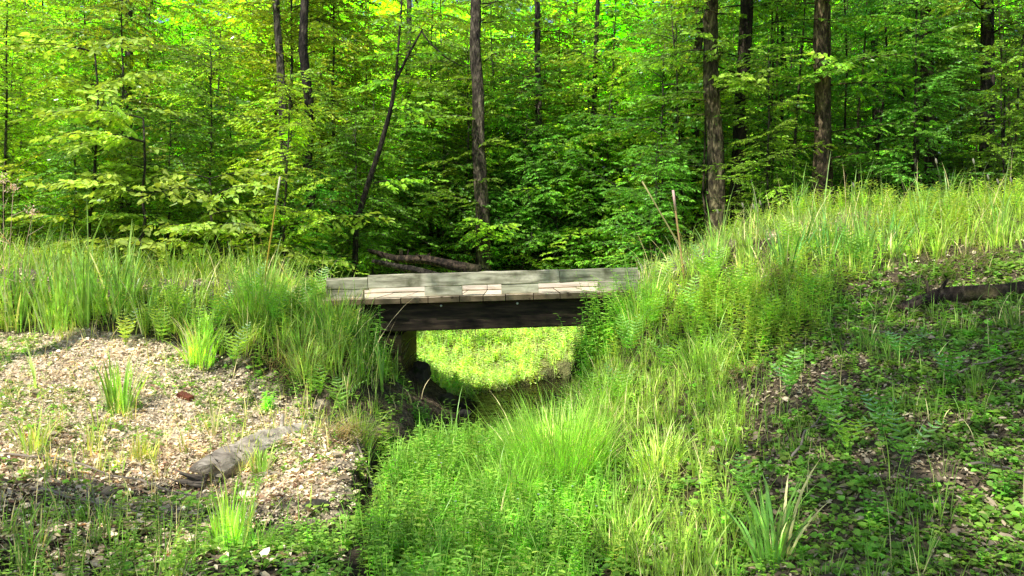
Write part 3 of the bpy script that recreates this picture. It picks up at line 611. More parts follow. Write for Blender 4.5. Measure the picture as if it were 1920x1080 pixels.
# far wood that reads as one mass
fb, fw = Buf(), Buf(); g2 = np.random.default_rng(9)
src = [make_tree(seed=300 + i, h=13, cr=3.6, first=.05, nl=60, leaf=.21, r=.12, base=[YEL, GREEN, YEL][i], dens=.75) for i in range(3)]
arr = [(l.arrays(), w.arrays()) for l, w in src]
for k in range(100):
    yy = 29 + 36 * (k / 100) + g2.uniform(-1, 1); xx = g2.uniform(-1, 1) * yy * .72; i = g2.integers(0, 3); a = g2.uniform(0, 2 * PI); s = g2.uniform(.9, 1.5); R = np.array([[math.cos(a), -math.sin(a), 0], [math.sin(a), math.cos(a), 0], [0, 0, 1]])
    o = np.array([xx, yy, float(H(xx, yy))])
    for B_, (V, Q, T, Cc) in ((fb, arr[i][0]), (fw, arr[i][1])): B_.add((V * s) @ R.T + o, Q, T, Cc * g2.uniform(1.2, 1.8))
tag(fb.build('distant_woodland', M_tree), 'bright green woodland foliage far behind the trees', 'woodland', kind='stuff')
tag(fw.build('distant_trunks', M_bark), 'trunks and boughs of the far woodland', 'woodland', kind='stuff')

# broad leaved maple boughs low on the left, nearer than the other trees
def maple(x, y, label, seed, n=9, h=2.2):
    global rng
    keep = rng; rng = np.random.default_rng(seed); lb, wb = Buf(), Buf()
    P = np.stack([np.cumsum(rng.normal(0, .05, 8)), np.cumsum(rng.normal(0, .05, 8)), np.linspace(-.1, h, 8)], 1); P[:, :2] -= P[0, :2]
    tube(wb, P, np.linspace(.03, .012, 8), 7, (.7, .65, .6), .05)
    for k in range(n):
        q = P[min(7, 1 + int(k * 7 / n))]; spray(lb, wb, q, U(0, 2 * PI), U(.8, 1.5), U(.15, .4), .12, 1.0, (.15, .25, .03), .3, (.7, .65, .6), .010)
    rng = keep; e = empty('maple_sapling', (x, y, float(H(x, y)))); tag(e, label, 'sapling'); wb.build('stem', M_bark, e); lb.build('crown', M_near, e)
maple(-5.2, 11.6, 'low sunlit maple sapling with broad pale leaves above the tall grass at far left', 41, 18, 2.4)
maple(-4.2, 11.7, 'sunlit maple sapling with broad leaves behind the grass left of the yellow stake', 42, 16, 1.7)
maple(-3.3, 12.2, 'small broad leaved maple sapling just behind the yellow stake', 43, 11, 1.4)
maple(-6.3, 12.2, 'tall bright maple sapling at the left edge above the dead flower stalks', 44, 22, 3.4)

# unseen trees outside the view, boughs placed so their dapples fall on chosen spots
def shade_tree(base, h, r, spots, label, seed, name='unseen_shade_tree'):
    global rng
    keep = rng; rng = np.random.default_rng(seed); lb, wb = Buf(), Buf(); base = np.array([base[0], base[1], float(H(base[0], base[1]))])
    n = 12; t = np.linspace(0, 1, n); P = np.stack([np.cumsum(rng.normal(0, .05, n)), np.cumsum(rng.normal(0, .05, n)), t * h - .15], 1); tube(wb, P, r * (1.15 - .85 * t), 12, (1.1, 1., .9), .06)
    for (gx, gy, hh, rad, den) in spots:
        g = np.array([gx, gy, float(H(gx, gy))]); c = g + LS * hh / LS[2] - base; c0 = c.copy()
        u = np.clip((c[2] - .28 * np.linalg.norm(c[:2])) / h, .45, .97); q = np.array([np.interp(u, t, P[:, j]) for j in range(3)])
        mid = (q + c) / 2 + (0, 0, .4); tube(wb, [q, q * .6 + mid * .4 + (0, 0, .1), mid, mid * .4 + c * .6 + (0, 0, .1), c], [.07, .06, .05, .035, .015], 7, (1.1, 1., .9), .05)
        m = int(14 * den * rad * rad) + 3
        for k in range(m):
            a = U(0, 2 * PI); rr = rad * math.sqrt(rng.random()) * .8; p = c + np.array([math.cos(a) * rr, math.sin(a) * rr, U(-.5, .5)])
            spray(lb, wb, p, U(0, 2 * PI), U(.7, 1.3), U(.1, .3), .12, .9, GREEN, .15, (1, .9, .8), .01)
    rng = keep; e = empty(name, base); tag(e, label, 'tree'); wb.build('trunk', M_bark, e); lb.build('crown', M_tree, e)
shade_tree((3.4, -3.0), 10.5, .2, [(2.8, 6.6, 8, 1.0, 1.1), (3.9, 6.6, 8, 1.1, 1.1), (3.1, 5.2, 8, 1.1, 1.0), (2.2, 4.3, 8, .9, .6), (4.6, 7.1, 8, .8, .8), (3.1, 7.6, 8.2, .4, .7), (1.3, 4.6, 8, .6, .5), (3.6, 8.0, 8.2, .3, .6)],
           'unseen tall tree behind the viewer with boughs placed to shade the right slope', 61)
shade_tree((-7.6, -.6), 10.5, .2, [(-3.2, 5.1, 7, .9, 1.0), (-2.1, 4.9, 7, .7, .8), (-.7, 4.4, 7.2, .6, .6), (.3, 4.4, 7.6, .5, .6), (-4.4, 5.0, 7, .5, .9)],
           'unseen tall tree behind the viewer with boughs placed to shade the lower left bank', 62)
shade_tree((-7.4, 5.9), 11, .17, [(-.95, 9.0, 8.0, .30, .9), (-.1, 9.0, 8.2, .25, 1.0), (.95, 9.0, 8.0, .35, 1.1), (-1.9, 8.7, 7.6, .4, 1.0), (-1.2, 8.1, 7.8, .3, .8), (1.2, 8.4, 7.8, .3, .8)],
           'unseen tall tree beyond the left edge with upper boughs placed to dapple the rail', 63)

# ------------------------------------------------------------------ grass and herbs
def samp(n, x0, x1, y0, y1):
    x, y = rng.uniform(x0, x1, n), rng.uniform(y0, y1, n); return x, y
def gcol(n, base, var=.22, straw=.0):
    c = np.tile(np.array(base), (n, 1)) * (1 + rng.normal(0, var, (n, 1))).clip(.45, 1.7); y = rng.uniform(0, .35, (n, 1)); c = c * (1 + y * np.array([1.0, .35, 0])) * np.array([1.04, .95, 1.5])
    if straw: m = rng.random(n) < straw; c[m] = np.array([.38, .32, .17]) * U(.7, 1.3, m.sum())[:, None]
    return c.clip(.005, .8)
GB = (.105, .215, .022)
def grass(density, zones, height, width, base, straw=.0, a0=.25, a1=1.1, region=(-8, 8, 3.2, 12.2), patch=None, clump=True, bb=None):
    x0, x1, y0, y1 = region; n = int(density * (x1 - x0) * (y1 - y0))
    if clump:
        m = max(1, n // 14); cx, cy = samp(m, *region); i = rng.integers(0, m, n); x = cx[i] + rng.normal(0, .035, n); y = cy[i] + rng.normal(0, .035, n); hd = np.arctan2(y - cy[i], x - cx[i]) + rng.normal(0, .5, n); hs = U(.6, 1.2, m)[i]
    else: x, y = samp(n, *region); hd = U(0, 2 * PI, n); hs = np.ones(n)
    px, _ = proj(x, y, H(x, y)); k = (np.abs(px - CX) < 1250) & np.isin(zone(x, y), zones)
    wet = H(x, y) - E > -1.82; k &= wet
    if patch is not None: k &= rng.random(n) < patch(x, y)
    x, y, hd, hs = x[k], y[k], hd[k], hs[k]; n = len(x); P = np.stack([x, y, H(x, y) - .015], 1)
    h = height * hs * rng.lognormal(0, .28, n)
    blades(bb, P, hd, h, U(0, a0, n), U(.15, a1, n) * hs, width * U(.6, 1.3, n), gcol(n, base, straw=straw))
gb = Buf()
STRAWREG = [([5, 6], (-8, 8, 8.0, 11.5), 22, .6), ([3, 4, 0], (.2, 6, 3.5, 9.5), 7, .3), ([1, 9, 11], (-7, -1, 3.5, 9.2), 12, .3)]
pt = lambda f, t, s: (lambda x, y: np.clip((vnoise(x + 40, y + 40, s, f) - t) * 3, .04, 1))
grass(240, [5], .36, .010, (.17, .25, .03), .08, a1=1.6, region=(-8, -1.2, 8.0, 12.2), bb=gb)
grass(320, [5], .42, .012, (.12, .21, .025), .04, a1=1.5, region=(-8, -1.2, 8.0, 12.2), bb=gb)
grass(460, [6], .31, .012, (.14, .24, .03), .07, a1=1.6, region=(1.3, 8, 8.2, 12.2), bb=gb)
grass(300, [10], .20, .007, (.12, .22, .03), .12, region=(-8, 8, 9.0, 11), bb=gb)
grass(420, [4], .26, .008, (.12, .24, .025), .06, region=(.6, 6, 6.5, 10), patch=pt(1.5, -.45, 12), bb=gb)
grass(900, [3], .24, .007, (.135, .23, .025), .09, region=(.2, 3.2, 3.5, 9), patch=pt(1.8, -.5, 13), bb=gb)
grass(620, [2], .26, .007, (.10, .22, .02), .02, region=(-1.5, 1.6, 3.2, 9), bb=gb)
grass(230, [0], .20, .007, (.09, .18, .02), .10, region=(1, 6, 3.2, 9), patch=pt(1.6, .0, 14), bb=gb)
grass(300, [1], .22, .008, (.16, .24, .03), .3, region=(-7, -1.2, 5.5, 9.2), patch=pt(1.7, -.05, 15), bb=gb)
grass(60, [5, 6], .5, .018, (.09, .19, .025), .02, a1=.6, region=(-8, 8, 8.2, 11.5), bb=gb)
grass(200, [11], .26, .008, (.10, .2, .02), .3, a1=1.5, region=(-3.6, -1, 6.8, 9.2), bb=gb)
grass(330, [9], .18, .007, (.075, .18, .018), .12, region=(-5, -.8, 3.2, 6.6), patch=pt(1.4, -.35, 16), bb=gb)
grass(420, [7],   .15, .010, (.20, .32, .08), .04, a1=.9, region=(-3.4, 3, 10.4, 17.5), bb=gb)
grass(14, [8], .25, .010, (.06, .13, .015), .1, region=(-12, 12, 12, 20), bb=gb)
for zz, rg, dn, hh in STRAWREG: grass(dn, zz, hh, .005, (.12, .2, .03), .85, a0=.5, a1=.8, region=rg, clump=False, bb=gb)
tag(gb.build('grass', M_grass), 'green and yellowish grass growing over the banks and ridge', 'grass', kind='stuff')

def tmpl_lance(n, h, leaf, lw, seed, col, up=.5, droop=.0):
    global rng
    keep = rng; rng = np.random.default_rng(seed); b = Buf(); t = np.linspace(0, 1, 6); P = np.stack([.06 * h * np.sin(t * 2 + seed), .05 * h * t * t, t * h], 1)
    tube(b, P, np.linspace(.0035, .0015, 6), 3, np.array(col) * .9, 0, False)
    u = np.linspace(.1, 1, n); Q = np.stack([np.interp(u, t, P[:, j]) for j in range(3)], 1); a = np.arange(n) * 2.4 + rng.normal(0, .3, n)
    d = np.stack([np.cos(a), np.sin(a), up * (.4 + u) - droop + 0 * a], 1); nn = np.stack([-np.cos(a) * .4, -np.sin(a) * .4, 1 + 0 * a], 1) + rng.normal(0, .15, (n, 3))
    l = leaf * (1.05 - .45 * u) * U(.8, 1.2, n); leaves(b, Q, d, nn, l, l * lw, gcol(n, col, .12), curl=-.25)
    rng = keep; return b
def tmpl_low(n, seed, leaf, col, h=.05, lw=.8):
    global rng
    keep = rng; rng = np.random.default_rng(seed); b = Buf(); a = U(0, 2 * PI, n); r = U(.0, .05, n); Q = np.stack([np.cos(a) * r, np.sin(a) * r, U(.3, 1, n) * h], 1)
    d = np.stack([np.cos(a), np.sin(a), U(-.2, .4, n)], 1); nn = np.array([0, 0, 1.]) + rng.normal(0, .3, (n, 3)); l = leaf * U(.7, 1.2, n); leaves(b, Q, d, nn, l, l * lw, gcol(n, col, .15))
    for k in range(n): tube(b, [(0, 0, -.01), Q[k]], [.0015, .001], 3, np.array(col) * .8, 0, False)
    rng = keep; return b
def herbs(bb, tmpl, density, zones, region, s=(.7, 1.3), patch=None, tilt=.15, var=.2):
    x0, x1, y0, y1 = region; n = int(density * (x1 - x0) * (y1 - y0)); x, y = samp(n, *region); px, _ = proj(x, y, H(x, y))
    k = (np.abs(px - CX) < 1200) & np.isin(zone(x, y), zones) & (H(x, y) - E > -1.835)
    if patch is not None: k &= rng.random(n) < patch(x, y)
    x, y = x[k], y[k]; n = len(x); c = 1 + rng.normal(0, var, (n, 1)); c = np.concatenate([c * U(.9, 1.25, (n, 1)), c, c], 1).clip(.4, 1.8)
    scatter(bb, tmpl, np.stack([x, y, H(x, y) - .01], 1), U(0, 2 * PI, n), U(s[0], s[1], n), c, tilt)
hb = Buf()
LUSHC = (.088, .19, .022); YG = (.15, .27, .025)
T_lush = [tmpl_lance(16, .26, .075, .36, i, LUSHC, .35, .1) for i in range(4)]
T_sm = [tmpl_lance(14, .15, .045, .45, 60 + i, (.10, .24, .02), .4, .1) for i in range(3)]
T_gold = [tmpl_lance(22, .40, .085, .22, 10 + i, (.14, .245, .03), .5, .05) for i in range(4)]
T_low = [tmpl_low(7, 20 + i, .035, (.085, .20, .02)) for i in range(4)]
T_mead = [tmpl_lance(9, .13, .06, .4, 30 + i, (.19, .31, .085), .4) for i in range(3)]
herbs(hb, T_lush, 200, [2], (-1.5, 1.6, 3.2, 9), (.45, 1.15), patch=lambda x, y: np.clip(1.15 - sstep(-.35, .6, x + .25 * vnoise(x + 40, y + 40, 51, 2.2) - (y < 5) * .2) , .12, 1))
herbs(hb, T_sm, 260, [2], (-1.5, 1.6, 3.2, 9), (.6, 1.2))
herbs(hb, T_lush, 60, [7], (-1.6, -.4, 9.0, 11.3), (.4, .9))
herbs(hb, T_lush, 60, [9], (-3, -.8, 3.2, 5.4), (.4, .9))
herbs(hb, T_lush, 90, [11], (-3.6, -.9, 6.8, 9.3), (.4, 1.1), patch=pt(1.6, -.3, 45))
herbs(hb, T_low, 140, [11], (-3.6, -.9, 6.8, 9.3), (.6, 1.4))
herbs(hb, T_lush, 60, [5], (-2.6, -.9, 7.5, 9.3), (.6, 1.2))
herbs(hb, T_gold, 130, [4], (.6, 6, 6.5, 10), (.55, 1.1), patch=pt(1.3, -.6, 31))
herbs(hb, T_gold, 170, [6], (1.3, 8, 8.2, 11), (.6, 1.1), patch=pt(.9, -.5, 32))
herbs(hb, T_gold, 50, [5], (-8, -1.3, 8, 11), (.6, 1.2), patch=pt(1., -.2, 33))
herbs(hb, T_gold, 14, [3], (.2, 3.2, 3.5, 9), (.5, .8))
herbs(hb, T_low, 320, [0], (1, 7, 3, 9), (.5, 1.4), patch=pt(1.2, -.45, 34))
herbs(hb, T_sm, 40, [0], (1, 7, 3, 9), (.4, 1.1), patch=pt(1.6, -.1, 44))
herbs(hb, T_low, 130, [9], (-5, -.6, 3, 6.8), (.7, 1.6), patch=pt(1.5, -.2, 35))
herbs(hb, T_sm, 30, [1], (-7, -1.2, 5.5, 9.2), (.3, .9), patch=pt(1.9, .0, 46))
herbs(hb, T_low, 240, [1], (-7, -1.2, 5.5, 9.2), (.4, 1.0), patch=pt(1.9, -.1, 36))
herbs(hb, T_low, 120, [3, 4], (.2, 6, 3.5, 9), (.7, 1.6))
herbs(hb, T_mead, 190, [7], (-3.4, 3, 10.4, 17.5), (.7, 1.5))
tag(hb.build('ground_cover', M_herb), 'leafy green weeds and ground cover over the creek bed and slopes', 'plants', kind='stuff')
lf = Buf(); x, y = samp(15000, -22, 22, 12.2, 46); k = np.isin(zone(x, y), [8]) & (np.abs(x) < y * .75); x, y = x[k], y[k]
scatter(lf, [tmpl_lance(14, .35, .12, .5, 50 + i, (.09, .18, .02), .3) for i in range(3)], np.stack([x, y, H(x, y)], 1), U(0, 2 * PI, len(x)), U(.7, 1.6, len(x)) * (1 + np.maximum(y - 18, 0) * .03), None)
tag(lf.build('forest_undergrowth', M_herb), 'low shaded undergrowth covering the forest floor', 'plants', kind='stuff')

# leaf litter
lt = Buf()
def litter(n, zones, region, size, cols, tilt=.45):
    x, y = samp(n, *region); k = np.isin(zone(x, y), zones) & (H(x, y) - E > -1.8); x, y = x[k], y[k]; n = len(x); a = U(0, 2 * PI, n)
    nn = Hn(x, y) + rng.normal(0, tilt, (n, 3)) * (1, 1, .2); d = np.stack([np.cos(a), np.sin(a), 0 * a], 1); d = nrm(d - nn * (d * nn).sum(1, keepdims=True) / (nn * nn).sum(1, keepdims=True))
    l = size * rng.lognormal(0, .35, n); cc = np.array(cols)[rng.integers(0, len(cols), n)] * U(.6, 1.3, n)[:, None]
    leaves(lt, np.stack([x, y, H(x, y) + U(.002, .025, n)], 1), d, nn, l, l * U(.35, .7, n), cc, fold=.35, curl=-.25)
PALE = [(.60, .50, .36), (.56, .46, .32), (.44, .35, .23), (.62, .53, .40), (.30, .23, .14), (.48, .40, .24), (.28, .30, .11), (.26, .22, .15)]
BRN = [(.17, .13, .08), (.11, .085, .055), (.22, .175, .12), (.075, .06, .04), (.15, .15, .06), (.30, .25, .17)]
RED = [(.20, .12, .075), (.15, .085, .055), (.26, .19, .13), (.36, .29, .21)]
litter(52000, [1], (-7, -1.2, 5.2, 9.3), .021, PALE, .3)
litter(14000, [1], (-7, -1.2, 5.2, 9.3), .030, BRN + PALE + RED, .4)
litter(2500, [1], (-7, -1.2, 5.2, 9.3), .042, BRN + PALE)
litter(9000, [1, 9], (-5, -1.4, 4.6, 6.9), .036, RED + PALE)
litter(15000, [9], (-5.5, -1.0, 3, 7), .042, BRN + PALE[:3])
litter(60000, [0], (1, 8, 3, 9.2), .034, BRN)
litter(9000, [3, 4], (.3, 6, 3.5, 9.5), .036, BRN)
litter(8000, [8], (-12, 12, 12, 20), .07, BRN)
litter(5000, [10, 6], (-8, 8, 8.4, 11), .04, PALE)
x, y = samp(2600, -7, -1.2, 4.6, 9.2); k = np.isin(zone(x, y), [1, 9]); x, y = x[k], y[k]; n = len(x)
blades(lt, np.stack([x, y, H(x, y) + .008], 1), U(0, 6.28, n), U(.05, .22, n), U(1.35, 1.6, n), U(-.2, .25, n), .004, np.array([.40, .33, .22]) * U(.3, 1.4, n)[:, None])
tag(lt.build('leaf_litter', M_dry), 'dry fallen leaves and plant debris strewn over both banks', 'leaf litter', kind='stuff')
# straw hanging and dead grass thatch
st = Buf()
def thatch(px, Y, n, sp, h, head, label_col=(.40, .33, .20)):
    c = G(px, Y); P = np.array(c) + rng.normal(0, 1, (n, 3)) * (sp, sp * .6, 0); P[:, 2] = H(P[:, 0], P[:, 1]) + .01
    blades(st, P, head + rng.normal(0, .5, n), U(.5, 1.2, n) * h, U(.5, 1.0, n), U(.5, 1.3, n), .006, np.array(label_col) * U(.5, 1.3, n)[:, None])
thatch(640, 7.0, 170, .10, .36, -.6); thatch(560, 8.25, 260, .22, .3, -1.2, (.30, .21, .12)); thatch(1440, 8.5, 240, .25, .28, -1.6, (.55, .47, .34)); thatch(1790, 8.2, 240, .3, .26, -1.6, (.34, .26, .17))
thatch(1385, 7.1, 100, .10, .2, -1.8, (.5, .38, .26)); thatch(1000, 10.9, 260, .5, .16, -1.6, (.42, .33, .22)); thatch(1250, 8.6, 120, .25, .22, -1.7, (.5, .4, .25)); thatch(690, 7.6, 120, .15, .3, -.8, (.35, .26, .15))
tag(st.build('dead_grass_thatch', M_dry), 'dry straw coloured grass hanging over the bank edges', 'dead grass', kind='stuff')

# individual grass clumps
def clump(px, Y, n, h, w, spread, base, label, a0=.35, a1=1.3, name='grass_clump', straw=.12, cat='grass clump', dz=0):
    c = G(px, Y, dz); b = Buf(); r = spread * np.sqrt(rng.random(n)); a = U(0, 2 * PI, n); P = np.stack([np.cos(a) * r, np.sin(a) * r, 0 * a], 1)
    P[:, 2] = H(P[:, 0] + c[0], P[:, 1] + c[1]) - c[2] - .01
    blades(b, P, a + rng.normal(0, .5, n), h * rng.lognormal(0, .22, n), U(.0, a0, n) * (.3 + r / spread), U(.2, a1, n), w * U(.7, 1.3, n), gcol(n, base, straw=straw), segs=6)
    tag(b.build(name, M_grass, loc=c), label, cat)
clump(1050, 6.5, 1500, .50, .006, .36, (.12, .24, .02), 'large mound of fine thin grass in the middle of the creek bed', .5, .9)
clump(960, 6.0, 300, .34, .005, .2, (.13, .25, .022), 'smaller fine grass mound left of the large one in the creek bed', .5, 1.0)
clump(225, 7.35, 60, .46, .016, .10, (.11, .24, .03), 'broad bladed grass clump alone on the bare left bank', .3, .5)
clump(375, 8.3, 120, .42, .014, .15, (.15, .28, .03), 'bright yellow green arching grass clump above the bare left bank', .4, 1.1)
clump(570, 8.15, 170, .38, .008, .12, (.16, .27, .05), 'pale arching grass tuft under the left bank overhang', .5, 1.6)
clump(490, 9.0, 420, .56, .009, .3, (.10, .20, .022), 'tall dark green grass mound left of the bridge', .4, .8)
clump(640, 8.9, 320, .46, .008, .25, (.08, .17, .02), 'shaded dark grass clump beside the left end of the bridge', .4, 1.0)
clump(675, 7.1, 150, .28, .006, .10, (.15, .26, .03), 'yellow green grass tuft perched on the undercut creek bank', .4, 1.0)
clump(1230, 6.1, 190, .36, .007, .18, (.16, .27, .03), 'bright arching grass tuft right of the fine grass mound', .5, 1.4)
clump(1130, 7.9, 260, .40, .007, .22, (.13, .24, .03), 'arching grass clump at the foot of the right bank near the bridge', .5, 1.3)
clump(1330, 7.4, 200, .32, .008, .25, (.13, .24, .03), 'loose grass clump halfway up the right bank', .5, 1.2)
clump(1450, 4.5, 40, .42, .016, .09, (.10, .23, .03), 'broad bladed plant at the bottom right of the view', .5, 1.3)
clump(960, 4.9, 60, .22, .010, .12, (.10, .24, .02), 'leafy grass tuft at the bottom centre of the view', .4, .9)
clump(430, 4.75, 90, .36, .009, .12, (.15, .30, .03), 'bright upright grass tuft at the bottom left of centre', .2, .5)
clump(1170, 5.1, 120, .26, .007, .2, (.12, .24, .02), 'low grass tuft below the bright arching tuft', .5, 1.2)
clump(60, 6.4, 26, .3, .010, .08, (.14, .25, .03), 'sparse grass tuft on the leaf litter at far left', .4, .9)
clump(400, 7.0, 16, .34, .012, .05, (.12, .16, .04), 'few splayed brownish blades standing above the bleached log', .7, .4)
clump(490, 6.35, 40, .22, .012, .06, (.14, .27, .04), 'short broad grass tuft in front of the bleached log', .4, .7)
# sword leaved reeds on the far left mound
for k, (px, Y, n, h) in enumerate([(40, 9.0, 60, .75), (110, 8.9, 70, .8), (170, 8.95, 70, .75), (225, 9.0, 50, .7), (-40, 9.0, 50, .8)]):
    clump(px, Y, n, h, .020, .17, (.10, .20, .03), 'tall sword leaved reed clump on the left mound', .35, .35, 'reed_clump', .02, 'reeds')
    COL.objects[-1]['group'] = 'reed clumps on the left mound'
for k, (px, Y) in enumerate([(1555, 8.75), (1660, 8.75), (1475, 8.7)]):
    clump(px, Y, 30, .46, .018, .16, (.055, .15, .025), ['dark sword leaved reed clump behind the rotting log', 'dark splayed reed clump on the ridge toward the right edge', 'thin dark reed clump leaning on the ridge'][k], .6, .5, 'reed_clump', .02, 'reeds')
# long single blades that stand out
for px, Y, hd, h, lab in [(65, 7.6, 2.6, .55, 'long pale green blade leaning left at the far left bank'), (1352, 7.2, .2, .3, 'short pale bent blade standing on the right bank')]:
    c = G(px, Y); b = Buf(); blades(b, np.zeros((3, 3)) + rng.normal(0, .01, (3, 3)), np.array([hd, hd + .3, hd - .4]), np.array([h, h * .7, h * .5]), .2, .5, .022, np.tile([.30, .42, .16], (3, 1)), tw=np.zeros(3))
    tag(b.build('long_grass', M_grass, loc=c), lab, 'grass')

# ferns
def fern(px, Y, nf, L, label, col=(.12, .26, .025), dirs=None, up=1.0, group=None):
    c = np.array(G(px, Y)); e = empty('fern', c); tag(e, label, 'fern', group)
    for k in range(nf):
        a = (2 * PI * k / nf + U(-.3, .3)) if dirs is None else dirs[k % len(dirs)] + U(-.3, .3)
        l = L * U(.85, 1.2); n = max(9, int(l / .036)); t = np.linspace(0, 1, n); d = np.array([math.cos(a), math.sin(a), 0]); s = np.array([-d[1], d[0], 0])
        th = U(.1, .35) / up + U(.7, 1.2) / up * t ** 1.5; st_ = l / (n - 1); P = np.cumsum(np.stack([np.sin(th) * st_, np.cos(th) * st_], 1), 0)
        R = d * P[:, :1] + np.array([0, 0, 1.]) * P[:, 1:]; tan = nrm(np.gradient(R, axis=0)); up_ = np.cross(tan, s) * -1
        b = Buf(); tube(b, R, np.linspace(.003, .001, n), 3, np.array(col) * .7, 0, False)
        pl = l * .30 * np.sin(np.clip((t - .08) * PI * .98 / .92, 0, PI)) ** .7 * (1 - .35 * t); m = t > .12
        for sg in (-1, 1):
            for f in (0,):
                Q = R[m] + tan[m] * st_ * f; dd = s * sg + tan[m] * .35 + up_[m] * .1 + rng.normal(0, .05, (m.sum(), 3))
                leaves(b, Q, dd, up_[m] + rng.normal(0, .1, (m.sum(), 3)), pl[m] + .004, np.full(m.sum(), .0165), gcol(m.sum(), col, .1), wa=(.15, .6), wb=(.5, .42), fold=.2, curl=-.2)
        b.build('frond', M_herb, e)
FR = [(305, 8.5, 4, .40, 'upright yellow green fern at the edge of the left mound', (.17, .30, .04), 1.6), (375, 8.55, 4, .42, 'fern with lit fronds right of the upright one on the left mound', (.15, .28, .04), 1.6),
      (235, 8.45, 5, .36, 'dense yellow fern standing above the bare bank', (.20, .31, .04), 1.7), (440, 8.2, 6, .44, 'largest bright fern beside the yellow green grass clump', (.18, .32, .05), 1.4),
      (640, 7.75, 3, .34, 'small fern drooping on the bank left of the creek', (.12, .25, .03), 1.2), (560, 8.9, 5, .45, 'shaded fern near the left end of the bridge', (.07, .17, .02), 1.2),
      (1690, 6.6, 4, .34, 'spreading fern alone on the shaded right slope', (.07, .22, .03), .9), (1555, 5.7, 4, .36, 'upright fern on the lower right slope', (.10, .24, .03), 1.4),
      (1590, 5.35, 4, .30, 'light green fern just below the upright fern on the right slope', (.14, .28, .03), 1.1), (1655, 5.5, 3, .3, 'dark fern right of the two lower right ferns', (.06, .18, .02), 1.3),
      (1450, 7.7, 4, .34, 'yellow green fern halfway up the right bank', (.16, .29, .03), 1.3), (1180, 8.35, 6, .46, 'ladder like fern against the right end of the bridge', (.10, .23, .03), 1.3),
      (1225, 8.5, 5, .42, 'bright fern right of the bridge rail end', (.13, .27, .03), 1.4), (1110, 8.05, 4, .38, 'fern at the waterline right of the bridge opening', (.12, .24, .03), 1.4),
      (1530, 8.0, 5, .36, 'small shaded fern below the grass ridge', (.08, .2, .02), 1.1), (1480, 8.95, 5, .42, 'sunlit fern on the crest of the grass ridge', (.17, .30, .04), 1.4),
      (1240, 9.05, 5, .40, 'fern below the orange stake on the ridge', (.14, .27, .03), 1.3), (600, 7.9, 4, .3, 'tiny fern under the bank overhang left of the creek', (.09, .2, .02), 1.2)]
FR += [(1700, 5.0, 4, .3, 'low spreading fern near the bottom right', (.08, .2, .025), 1.0), (1780, 6.0, 4, .32, 'shaded fern toward the right edge of the slope', (.07, .2, .025), 1.1), (1480, 6.4, 5, .34, 'fern in the shade at the middle of the right slope', (.09, .22, .03), 1.2), (1400, 5.2, 4, .3, 'lone fern above the broad bladed plant at the bottom right', (.10, .23, .03), 1.1),
      (470, 9.05, 6, .5, 'tall fern rising out of the dark grass mound left of the bridge', (.10, .23, .03), 1.7), (520, 8.75, 6, .46, 'spreading fern on the slope below the yellow stake', (.10, .22, .03), 1.3),
      (410, 8.75, 5, .44, 'fern at the back of the yellow green grass clump', (.12, .25, .03), 1.5), (590, 9.1, 6, .48, 'fern arching against the left rail end', (.08, .2, .025), 1.3),
      (335, 8.85, 5, .44, 'fern in the grass between the reeds and the dark mound', (.14, .27, .03), 1.6), (1330, 8.6, 6, .46, 'fern in the middle of the sunlit ridge slope', (.14, .28, .035), 1.4),
      (1290, 8.2, 6, .44, 'arching fern above the loose grass clump on the right bank', (.11, .24, .03), 1.3), (1390, 8.3, 5, .42, 'fern beside the straw patch on the right bank', (.13, .26, .03), 1.4),
      (1160, 7.7, 5, .40, 'fern low on the right bank in front of the bridge', (.12, .25, .03), 1.3), (1600, 8.6, 5, .40, 'fern left of the rotting log under the ridge', (.10, .22, .03), 1.2),
      (1250, 7.6, 5, .38, 'small arching fern amid the yellow grass of the right bank', (.13, .26, .03), 1.3), (1060, 8.0, 4, .36, 'fern at the creek edge below the bridge opening', (.12, .26, .03), 1.5)]
for px, Y, nf, L, lab, col, up in FR: fern(px, Y, nf, L, lab, col, up=up)
# leafy weeds standing out
def weed(px, Y, h, n, leaf, lw, col, label, stems=3, name='leafy_weed'):
    c = G(px, Y); e = Buf()
    for k in range(stems):
        t = tmpl_lance(n, h * U(.75, 1.1), leaf, lw, int(px * 7 + k), col, .3, .15); V, Q, T, K = t.arrays(); a, tl = U(0, 2 * PI), U(.05, .35)
        V = V + np.stack([V[:, 2] * tl * math.cos(a), V[:, 2] * tl * math.sin(a), 0 * V[:, 2]], 1) + (U(-.05, .05), U(-.05, .05), -.01); e.add(V, Q, T, K)
    tag(e.build(name, M_herb, loc=c), label, 'plant')
weed(720, 7.5, .42, 20, .10, .42, (.17, .28, .04), 'yellow green leafy weed leaning over the creek left of the lush patch', 5)
weed(795, 8.4, .40, 22, .09, .4, (.06, .17, .02), 'dark leafy weed in the shade before the left abutment', 6)
weed(850, 10.8, .28, 18, .10, .42, (.08, .20, .02), 'dark green leafy weed beyond the opening under the bridge', 5)
weed(505, 7.6, .16, 22, .06, .4, (.13, .30, .03), 'small bright green leafy plant under the left bank overhang', 7)
clump(1200, 8.75, 260, .50, .009, .2, (.12, .24, .03), 'grass clump overlapping the right end of the bridge rail', .4, .9)
clump(622, 8.8, 240, .46, .009, .18, (.09, .2, .02), 'grass clump overlapping the left end of the bridge rail', .4, .9)
weed(1118, 8.85, .95, 38, .09, .28, (.09, .21, .025), 'tall leafy weed hiding the right end of the girder', 7)
weed(1165, 8.8, .85, 34, .09, .28, (.10, .23, .025), 'tall leafy weed in front of the right rail end', 7)
weed(700, 8.8, .66, 24, .09, .32, (.07, .18, .02), 'leafy weed hiding the left end of the girder', 7)
weed(1095, 8.75, .82, 34, .09, .28, (.08, .20, .02), 'weed with the darkest leaves hiding the right end of the girder', 8)
